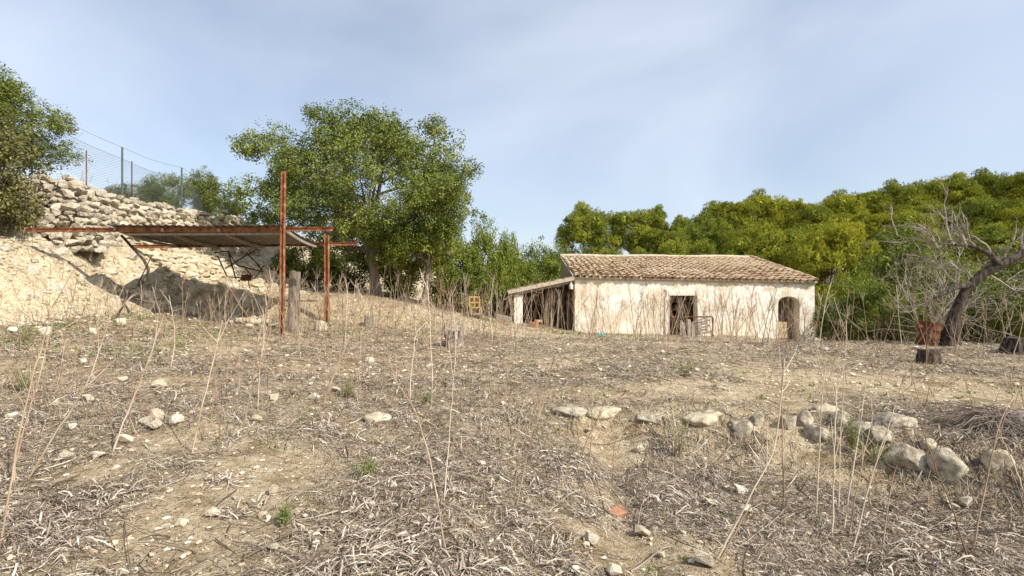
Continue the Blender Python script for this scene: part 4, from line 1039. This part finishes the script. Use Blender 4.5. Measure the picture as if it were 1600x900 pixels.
# ------------------------------------------------------------------ boulders of the broken terrace edge and other big stones
def boulder(label, px, py, wpx, hpx, mat, seed, flat=1.0, group='boulders of the broken terrace edge'):
    base = hit(px, py + hpx * 0.45); Y_ = base.y; w_ = wpx / F * Y_; h_ = hpx / F * Y_ * 1.4
    bm = bmesh.new(); bmesh.ops.create_icosphere(bm, subdivisions=4, radius=0.5)
    o3 = Vector((seed * 3.1, seed * 1.7, 0))
    r = random.Random(seed)
    planes = [(Vector((r.gauss(0, 1), r.gauss(0, 1), r.gauss(0.2, 1))).normalized(), r.uniform(0.30, 0.43)) for _ in range(13)]
    for v_ in bm.verts:
        for n_, d_ in planes:
            k_ = v_.co.dot(n_) - d_
            if k_ > 0: v_.co -= n_ * k_ * 0.85
        q_ = v_.co * 2.2 + o3; v_.co *= 1 + 0.14 * mnoise.noise(q_) + 0.09 * mnoise.noise(q_ * 2.7) + 0.05 * mnoise.noise(q_ * 6) + 0.03 * mnoise.noise(q_ * 13)
        v_.co = Vector((v_.co.x * w_, v_.co.y * w_ * 0.8 * flat, v_.co.z * h_))
    me = bpy.data.meshes.new('boulder'); bm.to_mesh(me); bm.free(); me.materials.append(M['boulder' if mat == 'greystone' else 'paleboulder'])
    for p_ in me.polygons: p_.use_smooth = True
    o = link('boulder', me, None, base + Vector((0, w_ * 0.24, h_ * 0.02))); o.rotation_euler = (0, 0, r.uniform(-.3, .3))
    return tag(o, label, 'boulder', group)
for k_, a_ in enumerate((
    ('long low slab with an ochre stain at the top of the bare path', 955, 645, 84, 18, 'limestone'),
    ('flat grey stone at the left end of the terrace edge', 895, 643, 70, 13, 'greystone'),
    ('low grey stone between the ochre slab and the green sprig', 1025, 651, 60, 15, 'greystone'),
    ('large pale egg-shaped boulder right of the green sprig', 1104, 650, 72, 29, 'limestone'),
    ('sloping rough stone left of the small round stone', 1165, 662, 48, 34, 'greystone'),
    ('small round grey stone tucked behind the sloping rough one', 1187, 650, 28, 26, 'greystone'),
    ('round pitted boulder at the left of the stone cluster', 1262, 652, 34, 30, 'greystone'),
    ('smooth pale boulder with dark shade beneath, below the round pitted one', 1284, 674, 44, 32, 'greystone'),
    ('flat slab on top of the stone cluster', 1296, 636, 50, 18, 'limestone'),
    ('upright stone behind the leafy green plant', 1318, 652, 36, 28, 'greystone'),
    ('angular stone just right of the leafy green plant', 1352, 668, 46, 24, 'greystone'),
    ('wide low stone at the middle of the cluster, right of the angular one', 1385, 678, 54, 26, 'greystone'),
    ('long slab at the back right of the stone cluster', 1412, 656, 74, 22, 'greystone'),
    ('big mossy boulder sloping down to the right below the cluster', 1436, 712, 70, 44, 'greystone'),
    ('big rough boulder to the right of the mossy one', 1497, 720, 66, 50, 'greystone'),
    ('pale boulder at the right end of the row beneath the dark brush heap', 1573, 714, 46, 36, 'limestone'),
    ('small block in the soil between the cluster and the mossy boulder', 1455, 692, 26, 20, 'limestone'),
    ('low grey stone at the left foot of the round pitted boulder', 1238, 656, 34, 28, 'greystone'))):
    boulder(a_[0], *a_[1:5], a_[5], k_ + 1)
boulder('flat ochre stone with a dark hollow under it in the left centre', 585, 651, 48, 20, 'limestone', 40, group='loose big stones')
boulder('white block of stone between the two rusty posts', 498, 506, 24, 24, 'limestone', 41, group='loose big stones')

# loose stones one can pick out
LS = 'small pale stone lying loose among the dry litter'
spots = [(580, 793, 17), (580, 812, 12), (628, 842, 22), (586, 864, 14), (428, 860, 20), (428, 772, 20), (410, 808, 14), (466, 804, 14), (615, 762, 14), (708, 772, 16), (752, 728, 14), (922, 850, 26), (1003, 838, 24),
         (1110, 790, 20), (1157, 772, 24), (1100, 885, 36), (1000, 706, 16), (920, 676, 14), (880, 735, 14), (1490, 795, 16), (1510, 790, 20), (195, 692, 22), (240, 672, 26), (275, 663, 22), (245, 655, 24), (228, 664, 22), (333, 808, 20), (307, 790, 14),
         (282, 822, 16), (262, 825, 14), (155, 715, 20), (103, 717, 18), (137, 628, 18), (113, 672, 14), (20, 655, 18), (400, 660, 18), (430, 625, 20), (670, 575, 12), (578, 567, 14), (525, 612, 14), (490, 625, 16), (420, 618, 12), (250, 607, 22), (190, 597, 16), (20, 520, 16), (70, 525, 22), (190, 510, 20), (145, 522, 16), (960, 900, 30), (1165, 800, 16), (1135, 765, 16), (810, 740, 10), (1030, 870, 16)]
rs = random.Random(9)
for _ in range(95): spots.append((rs.uniform(-60, 1660), 545 + 350 * rs.random() ** 1.3, rs.uniform(6, 11)))
for px, py, w_ in spots:
    p_ = hit(px, py); s_ = w_ / F * p_.y
    o = link('stone', rs.choice(PROCK), None, p_ + Vector((0, 0, s_ * 0.30)))
    o.rotation_euler = (rs.uniform(-.4, .4), rs.uniform(-.4, .4), rs.uniform(0, 6.28)); o.scale = (s_ * 1.1, s_ * rs.uniform(.7, 1), s_ * rs.uniform(.7, 1.0))
    tag(o, LS, 'stone', 'loose pale stones on the ground')
p_ = hit(965, 806); mb = MB(); mb.box((0, 0, 0.02), (0.14, 0.10, 0.05), Matrix.Rotation(0.3, 4, 'X') @ Matrix.Rotation(0.4, 4, 'Z')); o = mb.obj('clay_shard', M['terracotta'], None, False, p_); tag(o, 'broken pinkish clay tile shard on the bare path', 'shard')

# ------------------------------------------------------------------ ground litter, pebbles, sprouts (uncountable)
BARE = [(hit(*a_), b_) for a_, b_ in (((285, 690), 0.7), ((330, 800), 0.55), ((150, 740), 0.3), ((960, 720), 0.45), ((955, 780), 0.4), ((965, 850), 0.38), ((980, 890), 0.35), ((945, 690), 0.4), ((1200, 612), 1.0), ((1300, 600), 1.2), ((1420, 610), 1.2), ((1530, 620), 1.1), ((1080, 600), 0.7), ((1350, 750), 0.35), ((1110, 880), 0.4), ((930, 615), 0.5), ((420, 730), 0.5), ((1250, 700), 0.35))]
def cover(x, y):
    m_ = 0.76 + 0.85 * vnoise(x * 0.9, y * 0.9, 21) + 0.7 * vnoise(x * 2.6, y * 2.6, 22)
    m_ = m_ + 0.40 * sstep(-0.5, 2, x) * (1 - sstep(5, 7, y))
    for p_, r_ in BARE: m_ = m_ - 1.0 * np.exp(-(((x - p_.x) / r_) ** 2 + ((y - p_.y) / (r_ * 1.1)) ** 2))
    xb = np.interp(y, BY, XB)
    m_ = np.where(x < xb - 0.1, m_ - 0.9, m_)
    inside = (x > HX0 - 0.2) & (x < HX1 + 0.2) & (y > HY0 - 0.1)
    return np.where(inside, -1, np.clip(m_, 0.03, 1))
def scatter(n, y0, y1, pw_, maskfn, wide=1.25):
    u = rng.random(n); e = 2 - pw_
    y = (y0 ** e + u * (y1 ** e - y0 ** e)) ** (1 / e)
    x = (rng.random(n) * 2 - 1) * (wide * y + 0.4)
    keep = rng.random(n) < maskfn(x, y)
    return x[keep], y[keep]
def strips(mb, x, y, length, width, lift, tint, segs=3):
    n_ = len(x); a_ = rng.random(n_) * 2 * np.pi; ln = length * rng.uniform(0.4, 1.5, n_); curl = rng.normal(0, 0.55, n_)
    w_ = width * rng.uniform(0.6, 1.5, n_); up = lift * rng.random(n_) ** 2
    tilt = rng.normal(0, 0.22, n_)
    P4 = []
    px, py = x.copy(), y.copy(); ang_ = a_.copy()
    for j_ in range(segs + 1):
        z_ = hgt(px, py) + 0.004 + up * (0.4 + 0.6 * np.sin(np.pi * j_ / segs)) + np.clip(tilt * ln * (j_ / segs - 0.3), -0.005, 0.06)
        s_ = np.stack([-np.sin(ang_), np.cos(ang_), rng.normal(0, 0.6, n_)], 1); s_ /= np.linalg.norm(s_, axis=1)[:, None]
        ww = (w_ * (1, 1, 0.8, 0.35)[(0, 1, 2, 3)[j_] if segs == 3 else (1, 2, 3)[j_] if segs == 2 else 2 * j_ + 1])[:, None] / 2; c_ = np.stack([px, py, z_], 1)
        P4 += [c_ - s_ * ww, c_ + s_ * ww]
        px = px + np.cos(ang_) * ln / segs; py = py + np.sin(ang_) * ln / segs; ang_ = ang_ + curl / segs
    V = np.stack(P4, 1).reshape(-1, 3); b_ = np.arange(n_)[:, None] * (2 * segs + 2)
    for j_ in range(segs):
        q_ = b_ + np.array([0, 1, 3, 2]) + 2 * j_
        if j_ == 0: mb.add(V, q_, tint)
        else: mb.Fs.append(q_ + mb.n - len(V)); mb.T.append(np.broadcast_to(tint, (n_,)).copy())
lit = MB()
x, y = scatter(200000, 2.0, 8.5, 1.1, cover); strips(lit, x, y, 0.078, 0.0046, 0.038, np.clip(rng.normal(0.38, 0.30, len(x)), 0, 1), 2)
x, y = scatter(80000, 8.0, 16.5, 0.9, cover); strips(lit, x, y, 0.14, 0.010, 0.05, np.clip(rng.normal(0.37, 0.29, len(x)), 0, 1), 2)
x, y = scatter(22000, 15.5, 24.0, 0.6, cover); strips(lit, x, y, 0.20, 0.016, 0.08, np.clip(rng.normal(0.54, 0.2, len(x)), 0, 1))
x, y = scatter(70000, 2.0, 7.5, 1.2, lambda a, b_: np.clip(cover(a, b_) + 0.25, 0, 1)); strips(lit, x, y, 0.034, 0.0055, 0.02, np.clip(rng.normal(0.36, 0.28, len(x)), 0, 1), 1)
x, y = scatter(9000, 2.0, 14.0, 0.9, cover); strips(lit, x, y, 0.26, 0.008, 0.05, np.clip(rng.normal(0.5, 0.26, len(x)), 0, 1))
x, y = scatter(15000, 2.2, 16.0, 0.8, cover); strips(lit, x, y, 0.42, 0.0075, 0.05, np.clip(rng.normal(0.16, 0.22, len(x)), 0, 1))
# curled rosettes of matted dead leaves
for _ in range(420):
    yy = 2.3 + 7 * random.random() ** 1.3; xx = random.uniform(-1.2, 1.2) * yy
    if random.random() > float(cover(xx, yy)): continue
    n_ = random.randint(30, 70); x = xx + rng.normal(0, 0.10, n_); y = yy + rng.normal(0, 0.09, n_)
    strips(lit, x, y, 0.13, 0.009, 0.07, np.clip(rng.normal(0.52, 0.24, n_), 0, 1))
tag(lit.obj('dry_litter', M['straw']), 'matted grey-brown dry stems and leaves covering the ground', 'dry litter', kind='stuff')

ico = bmesh.new(); bmesh.ops.create_icosphere(ico, subdivisions=1, radius=0.5)
iv = np.array([tuple(v_.co) for v_ in ico.verts])[:12]; ico.free()
ico = bmesh.new(); bmesh.ops.create_icosphere(ico, subdivisions=1, radius=0.5); iv = np.array([tuple(v_.co) for v_ in ico.verts]); iff = np.array([[v_.index for v_ in f_.verts] for f_ in ico.faces]); ico.free()
ob = bmesh.new()
for c_ in ((1, 0, 0), (-1, 0, 0), (0, 1, 0), (0, -1, 0), (0, 0, 1), (0, 0, -1), (.7, .7, .5), (-.7, .6, .5), (-.6, -.7, .5), (.7, -.6, .5)): ob.verts.new(Vector(c_) * 0.5)
bmesh.ops.convex_hull(ob, input=ob.verts); ob.verts.index_update()
ov = np.array([tuple(v_.co) for v_ in ob.verts]); of_ = np.array([[v_.index for v_ in f_.verts] for f_ in ob.faces]); ob.free()
def pebbles(mb, x, y, size):
    n_ = len(x); a_ = rng.random(n_) * 6.28; ca, sa = np.cos(a_), np.sin(a_)
    V = ov[None] * (1 + rng.normal(0, 0.14, (n_, len(ov), 3))) * (size[:, None, None] * np.stack([rng.uniform(.9, 1.5, n_), rng.uniform(.7, 1.1, n_), rng.uniform(.5, .9, n_)], 1)[:, None])
    V = np.stack([V[..., 0] * ca[:, None] - V[..., 1] * sa[:, None], V[..., 0] * sa[:, None] + V[..., 1] * ca[:, None], V[..., 2]], -1)
    V = V + np.stack([x, y, hgt(x, y) + size * 0.10], 1)[:, None]
    mb.add(V.reshape(-1, 3), (of_[None] + (np.arange(n_) * len(ov))[:, None, None]).reshape(-1, 3), np.repeat(np.clip(rng.normal(0.36, 0.26, n_), 0, 1), len(of_)))
pb = MB()
one = lambda x, y: np.where((x > HX0 - 0.2) & (x < HX1 + 0.2) & (y > HY0 - 0.2), 0, 0.9)
x, y = scatter(15000, 2.0, 9.0, 1.0, one); pebbles(pb, x, y, 0.006 + 0.045 * rng.random(len(x)) ** 5)
x, y = scatter(8500, 8.0, 20.0, 0.9, one); pebbles(pb, x, y, 0.02 + 0.07 * rng.random(len(x)) ** 3)
bx = -8.6 - 3.4 * rng.random(2200); by = 9.5 + 11 * rng.random(2200); pebbles(pb, bx, by, 0.02 + 0.10 * rng.random(2200) ** 3)
tag(pb.obj('pebbles', M['pebble']), 'small pale pebbles and gravel strewn over the earth', 'pebbles', kind='stuff')

def blades(mb, cx, cy, n, spread, h, w_, tint=0.5, lean_=0.5):
    x = cx + rng.normal(0, spread, n); y = cy + rng.normal(0, spread, n); z = hgt(x, y) - 0.005
    d = np.stack([rng.normal(0, lean_, n), rng.normal(0, lean_, n), np.ones(n)], 1); d /= np.linalg.norm(d, axis=1)[:, None]
    s_ = np.cross(d, rng.normal(size=(n, 3))); s_ /= np.linalg.norm(s_, axis=1)[:, None]; hh = (h * rng.uniform(0.4, 1.2, n))[:, None]
    c_ = np.stack([x, y, z], 1); ww = w_ * rng.uniform(.6, 1.3, (n, 1))
    V = np.stack([c_ - s_ * ww / 3, c_ + d * hh * .5 + s_ * ww / 2, c_ + d * hh, c_ + d * hh * .5 - s_ * ww / 2], 1).reshape(-1, 3)
    mb.add(V, np.arange(n * 4).reshape(-1, 4), np.clip(tint + rng.normal(0, .2, n), 0, 1))
sp = MB()
for _ in range(420):
    yy = 2.4 + 15 * random.random() ** 1.1; xx = random.uniform(-1.2, 1.2) * yy
    if float(vnoise(xx * 0.5, yy * 0.5, 31)) < -0.05: continue
    blades(sp, xx, yy, random.randint(6, 16), 0.035, 0.045 + 0.003 * yy, 0.012 + 0.001 * yy, 0.55, 0.8)
for _ in range(150):     # greener strip in front of the lean-to and house, and below the bank
    xx, yy = random.choice([(random.uniform(-2, 5), random.uniform(18.5, 21.7)), (random.uniform(-7, -2), random.uniform(13, 17)), (random.uniform(-9.5, -6), random.uniform(8.5, 12))])
    blades(sp, xx, yy, 14, 0.15, 0.13, 0.03, 0.5, 0.7)
tag(sp.obj('green_sprouts', M['weed']), 'tiny green sprouts and grass coming up through the litter', 'sprouts', kind='stuff')

# weeds one can point to
for lb, px, py, w_, h_ in (('low green weed in the left centre, right of a thin pale stalk', 665, 622, 60, 22), ('feathery green sprig growing at the broken terrace edge', 1062, 690, 46, 66),
        ('leafy green plant growing out of the stone cluster', 1330, 690, 40, 44), ('spreading green plant below the stone cluster', 1365, 712, 66, 32), ('dark green weed tuft on the upper terrace before the farmhouse', 1070, 580, 40, 20),
        ('fresh green grass tuft in the lower left foreground', 443, 812, 20, 24), ('green weed clump at the left edge by the leaning brown stalk', 40, 602, 24, 28), ('small green weed left of the rubble foot', 38, 528, 26, 20),
        ('pale grassy tuft beside the grey rosette in the foreground', 575, 733, 40, 22), ('small green weed behind the flat ochre stone', 545, 612, 20, 26)):
    b_ = hit(px, py + h_ * 0.4); W_ = w_ / F * b_.y; Hh = h_ / F * b_.y * 1.2; r = np.random.default_rng(int(px))
    t = thing('weed', lb, 'weed', b_, 'green weeds on the dry ground'); mb = MB(); ms = MB(); n_ = 46
    for _ in range(18):
        e_ = np.array([r.normal(0, W_ * .3), r.normal(0, W_ * .3), Hh * r.uniform(.4, 1)])
        p_ = np.linspace(0, 1, 5)[:, None] * e_; p_[:, 2] = e_[2] * np.linspace(0, 1, 5) ** 0.8
        ms.tube(p_, np.linspace(0.004, 0.0015, 5), 3, cap=False)
        cen = p_[r.integers(1, 5, n_)] + r.normal(size=(n_, 3)) * 0.016
        leaf_quads(mb, cen, r.normal(size=(n_, 3)) + np.array([0, 0, .6]), 0.020 * r.uniform(.7, 1.3, n_), 0.40, np.clip(r.normal(.5, .2, n_), 0, 1), r)
    ms.obj('stems', M['stalk'], t); mb.obj('leaves', M['weed'], t)
# heap of dark dry brush at the right
b_ = hit(1560, 672); t = thing('brush_heap', 'dark heap of matted dry brush on the bank at the right edge', 'brush heap', b_)
mb = MB(); r = np.random.default_rng(5)
for _ in range(650):
    a_ = r.uniform(0, 6.28); q_ = r.uniform(0, 1) ** 0.5; x0, y0 = 0.30 * q_ * math.cos(a_), 0.24 * q_ * math.sin(a_); z0 = 0.20 * (1 - q_ ** 2) * r.uniform(0.4, 1.1)
    d = r.normal(size=2) * 0.13
    mb.tube([(x0, y0, z0), (x0 + d[0], y0 + d[1], z0 + 0.03), (x0 + 2 * d[0], y0 + 2 * d[1], max(0.0, z0 - 0.06))], [0.004, 0.004, 0.002], 3, cap=False)
mb.obj('twigs', M['stick'], t)

# fallen sticks
FS = 'dark dry stick lying on the litter'
sticks = [((995, 842), (1000, 800), (1025, 770), (1070, 748)), ((945, 808), (938, 770), (920, 728)), ((922, 800), (915, 765), (902, 745)), ((985, 897), (1020, 880), (1050, 858)), ((960, 774), (968, 790), (980, 800)),
          ((1012, 748), (1008, 725), (1018, 698)), ((805, 842), (850, 860), (880, 900)), ((820, 755), (870, 772), (925, 800)), ((1050, 818), (1090, 820), (1130, 830)), ((1105, 785), (1102, 815), (1115, 855)),
          ((1075, 748), (1110, 780), (1155, 810)), ((1140, 700), (1100, 730), (1060, 760)), ((1230, 795), (1180, 850), (1150, 862)), ((1300, 800), (1340, 830), (1400, 850)), ((1380, 878), (1460, 820), (1540, 762)),
          ((0, 780), (50, 783), (108, 797)), ((370, 770), (330, 800), (268, 878)), ((195, 820), (198, 860), (205, 900)), ((500, 770), (460, 772), (405, 780)), ((690, 770), (640, 790), (590, 810)),
          ((530, 900), (535, 870), (540, 860)), ((1570, 640), (1580, 760), (1600, 790)), ((1570, 730), (1590, 760), (1600, 800)), ((600, 700), (680, 700), (700, 690)), ((160, 555), (200, 556), (230, 560)), ((1000, 680), (1040, 686), (1060, 700)), ((1130, 660), (1160, 700), (1180, 720)),
          ((340, 645), (310, 660), (280, 675)), ((75, 585), (95, 570), (105, 568)), ((1240, 545), (1330, 548), (1420, 550)), ((1310, 585), (1400, 588), (1470, 600)), ((1470, 570), (1540, 585), (1620, 600)), ((1200, 575), (1280, 580), (1350, 578)), ((880, 560), (940, 575), (1000, 580))]
rs = random.Random(31)
for _ in range(70):
    px, py = rs.uniform(0, 1600), 560 + 335 * rs.random(); l_ = rs.uniform(15, 60) * (py - 450) / 330; a_ = rs.uniform(-.8, .8) + (math.pi if rs.random() < .5 else 0)
    sticks.append(((px, py), (px + l_ * math.cos(a_), py + l_ * .5 * math.sin(a_) + rs.uniform(-5, 5)), (px + 2 * l_ * math.cos(a_), py + l_ * math.sin(a_))))
for s_ in sticks:
    A = [hit(*q_) for q_ in s_]; n_ = 9; pts_ = []
    for t_ in np.linspace(0, 1, n_):
        if len(A) == 3: p_ = A[0] * (1 - t_) ** 2 + A[1] * 2 * t_ * (1 - t_) + A[2] * t_ ** 2
        else:
            k_ = min(int(t_ * (len(A) - 1)), len(A) - 2); p_ = A[k_].lerp(A[k_ + 1], t_ * (len(A) - 1) - k_)
        pts_.append((p_.x, p_.y, H(p_.x, p_.y) + 0.016 + 0.02 * math.sin(t_ * 3.1) + rs.uniform(0, .006)))
    r0 = rs.uniform(0.0035, 0.0075); mb = MB(); mb.tube(pts_, np.linspace(r0, r0 * 0.55, n_), 5); tag(mb.obj('fallen_stick', M['stick'], None, True), FS, 'stick', 'fallen sticks on the ground')

# ------------------------------------------------------------------ standing dry stalks
def stalk_mesh(pts, r0, r1, r, twigs=3, kind='stalk'):
    mb = MB(); pts = np.array([tuple(p_) for p_ in pts]); n_ = len(pts); mb.tube(pts, np.linspace(r0, r1, n_), 5)
    L = np.linalg.norm(pts[-1] - pts[0])
    for _ in range(twigs):
        k_ = int(r.integers(n_ // 2, n_ - 1)); d = pts[k_ + 1] - pts[k_]; d /= np.linalg.norm(d); d = d + r.normal(size=3) * 0.42; d /= np.linalg.norm(d)
        q_ = [pts[k_] + d * L * 0.22 * t_ * r.uniform(.7, 1) + np.array([0, 0, 0.03 * L * t_ ** 2]) for t_ in (0, .33, .66, 1)]
        mb.tube(q_, [r1 * 1.1, r1, r1 * .8, r1 * .5], 4, cap=False)
    return mb
rk = np.random.default_rng(55)
fg = [((0, 852), (28, 690), (60, 560), (85, 468), 7, 'thick brown stalk rising from the lower left corner'), ((20, 760), (30, 700), (55, 610), (88, 490), 5, 'orange-brown stalk just right of the thick brown corner stalk'),
      ((42, 750), (85, 680), (140, 590), (178, 470), 5, 'pale leaning stalk third from the left edge'), ((175, 707), (195, 655), (222, 590), (245, 520), 5, 'pale leaning stalk left of the pile of loose stones'),
      ((300, 712), (312, 650), (328, 585), (348, 500), 5, 'straight pale stalk right of the pile of loose stones'), ((504, 636), (520, 590), (545, 530), (572, 465), 5, 'pale slanting stalk in front of the rear rusty post'),
      ((697, 862), (680, 760), (655, 660), (612, 583), 5, 'long dark bent stalk in the centre foreground'), ((694, 782), (699, 715), (706, 630), (714, 510), 4, 'pale upright stalk right of the long dark bent stalk'),
      ((805, 793), (820, 730), (845, 640), (866, 556), 5, 'tall pale stalk left of the bare path'), ((802, 762), (815, 700), (835, 640), (852, 575), 4, 'thinner pale stalk crossing the tall one left of the bare path'),
      ((1116, 876), (1170, 780), (1212, 690), (1226, 560), 6, 'long brown stalk bending up from the bottom right of centre'), ((1124, 874), (1150, 830), (1180, 785), (1214, 776), 5, 'brown stalk arching over to the right at the bottom'),
      ((1224, 796), (1224, 730), (1222, 660), (1222, 560), 5, 'straight stalk left of the stone cluster'), ((1275, 804), (1278, 730), (1283, 650), (1290, 560), 5, 'upright stalk in front of the smooth pale boulder'),
      ((1300, 838), (1302, 760), (1304, 690), (1306, 600), 5, 'upright thin stalk left of the leafy green plant'), ((1317, 829), (1328, 760), (1340, 690), (1354, 590), 5, 'stalk leaning right across the leafy green plant'),
      ((1325, 838), (1338, 770), (1350, 710), (1366, 640), 4, 'shorter stalk leaning right below the stone cluster'), ((1331, 860), (1355, 770), (1380, 690), (1414, 585), 5, 'long stalk leaning right over the wide low stone'),
      ((1378, 857), (1388, 790), (1400, 730), (1418, 675), 4, 'stalk left of the big mossy boulder'), ((1516, 878), (1490, 800), (1462, 730), (1440, 665), 5, 'stalk leaning left across the big mossy boulder'),
      ((1520, 853), (1540, 760), (1562, 660), (1604, 590), 5, 'stalk leaning right at the right edge before the brush heap'), ((1600, 770), (1588, 735), (1572, 700), (1560, 668), 4, 'short dark stalk at the right edge over the pale boulder'),
      ((403, 640), (405, 590), (410, 540), (415, 480), 3, 'thin upright stalk left of the front rusty post foot'), ((640, 628), (642, 590), (646, 550), (650, 500), 3, 'thin pale stalk beside the low green weed'),
      ((674, 630), (675, 580), (672, 520), (668, 440), 4, 'tall stalk rising from the low green weed'), ((773, 638), (764, 590), (758, 540), (750, 470), 3, 'thin stalk leaning left near the middle of the yard'), ((789, 642), (791, 600), (794, 560), (800, 480), 3, 'thin stalk in line with the white pier'),
      ((1310, 800), (1312, 700), (1318, 620), (1322, 500), 3, 'very thin tall stalk before the pine behind the terrace')]
for a_, b_, c_, d_, w_, lb in fg:
    base = hit(*a_); Y_ = base.y
    ctrl = [base - Vector((0, 0, 0.03)), P(*b_, Y_ + 0.05), P(*c_, Y_ + 0.12), P(*d_, Y_ + 0.2)]
    pts_ = []
    for t_ in np.linspace(0, 1, 14):
        k_ = min(int(t_ * 3), 2); f_ = t_ * 3 - k_
        p0, p1, p2, p3 = ctrl[max(k_ - 1, 0)], ctrl[k_], ctrl[k_ + 1], ctrl[min(k_ + 2, 3)]
        pts_.append(0.5 * ((2 * p1) + (p2 - p0) * f_ + (2 * p0 - 5 * p1 + 4 * p2 - p3) * f_ ** 2 + (3 * p1 - p0 - 3 * p2 + p3) * f_ ** 3) + Vector(rk.normal(0, 0.003, 3)))
    r0 = min(w_, 5.5) / F * Y_ / 2 * 0.62; mb = stalk_mesh(pts_, r0, r0 * 0.4, rk, 4); tag(mb.obj('dry_stalk', M['stalk'], None, True), lb, 'stalk', 'standing dry stalks')
SV = []
for k_ in range(12):
    L = 1.5; n_ = 10; p_ = np.zeros((n_, 3)); d = np.array([rk.normal(0, .12), rk.normal(0, .12), 1.0])
    for j_ in range(1, n_):
        d = d + rk.normal(size=3) * 0.05; d /= np.linalg.norm(d); p_[j_] = p_[j_ - 1] + d * L / (n_ - 1)
    SV.append(stalk_mesh(p_, 0.0082, 0.0036, rk, 3 + k_ % 6).mesh('dry_stalk', M['stalk'], True))
zones = [(190, 900, 1275, 14.5, 21.6, 1.1, 1.9, 'tall dry stalk standing before the farmhouse front wall', 'stalks before the farmhouse'),
         (26, 815, 900, 18.5, 21.8, 1.3, 2.0, 'dry stalk crowding the opening of the lean-to', 'stalks before the lean-to'),
         (130, 600, 810, 11.0, 20.5, 0.8, 1.8, 'dry stalk standing in the yard between the carob and the lean-to', 'stalks in the yard'),
         (95, 400, 600, 9.0, 17.0, 0.7, 1.6, 'dry stalk standing around the rusty posts', 'stalks round the rusty posts'),
         (44, 40, 400, 8.0, 13.5, 0.6, 1.4, 'dry stalk standing on the stony slope below the bank', 'stalks below the bank'),
         (40, 1275, 1620, 10.5, 17.5, 0.7, 1.7, 'dry stalk standing on the terrace right of the farmhouse', 'stalks on the right terrace')]
rs = random.Random(77); thick = MB()
KEEP = dict(zip([z_[7] for z_ in zones], (70, 14, 58, 48, 36, 36)))
for n_, x0, x1, y0, y1, l0, l1, lb, gr in zones:
    cnt_ = 0; keep_ = KEEP[lb]
    for _ in range(n_):
        Y_ = rs.uniform(y0, y1); px = rs.uniform(x0, x1); g_ = ground(px, Y_); L = rs.uniform(l0, l1) / 1.5
        if HX0 - .1 < g_.x < HX1 + .1 and Y_ > HY0 - .1: continue
        if cnt_ >= keep_:
            q_ = rs.choice(SV); vv = np.zeros(len(q_.vertices) * 3); q_.vertices.foreach_get('co', vv); mt = Matrix.Translation(g_) @ Matrix.Rotation(rs.uniform(0, 6.28), 4, 'Z') @ Matrix.Rotation(rs.gauss(0, .16), 4, 'X') @ Matrix.Scale(L, 4)
            vv = vv.reshape(-1, 3) @ np.array(mt.to_3x3()).T + np.array(mt.translation)
            for sz_ in (3, 4):
                ff = [list(p_.vertices) for p_ in q_.polygons if len(p_.vertices) == sz_]
                if ff: thick.add(vv, ff)
            continue
        cnt_ += 1
        o = link('dry_stalk', rs.choice(SV), None, g_ - Vector((0, 0, 0.02))); o.rotation_euler = (rs.gauss(0, .14), rs.gauss(0, .14), rs.uniform(0, 6.28)); o.scale = (L * rs.uniform(.8, 1.2),) * 2 + (L,)
        tag(o, lb, 'stalk', gr)
for _ in range(900):
    Y_ = 4.5 + 13.5 * rs.random() ** 0.8; px = rs.uniform(-60, 1660); g_ = ground(px, Y_); L = rs.uniform(0.2, 1.05) / 1.5
    if px > 850 and rs.random() < 0.5: continue
    q_ = rs.choice(SV); vv = np.zeros(len(q_.vertices) * 3); q_.vertices.foreach_get('co', vv)
    mt = Matrix.Translation(g_) @ Matrix.Rotation(rs.uniform(0, 6.28), 4, 'Z') @ Matrix.Rotation(rs.gauss(0, .3), 4, 'X') @ Matrix.Diagonal((0.55, 0.55, L, 1))
    vv = vv.reshape(-1, 3) @ np.array(mt.to_3x3()).T + np.array(mt.translation)
    for sz_ in (3, 4):
        ff = [list(p_.vertices) for p_ in q_.polygons if len(p_.vertices) == sz_]
        if ff: thick.add(vv, ff)
tag(thick.obj('stalk_thicket', M['stalk'], None, True), 'thin dry stalks crowded together across the yard before the farmhouse', 'dry stalks', kind='stuff')
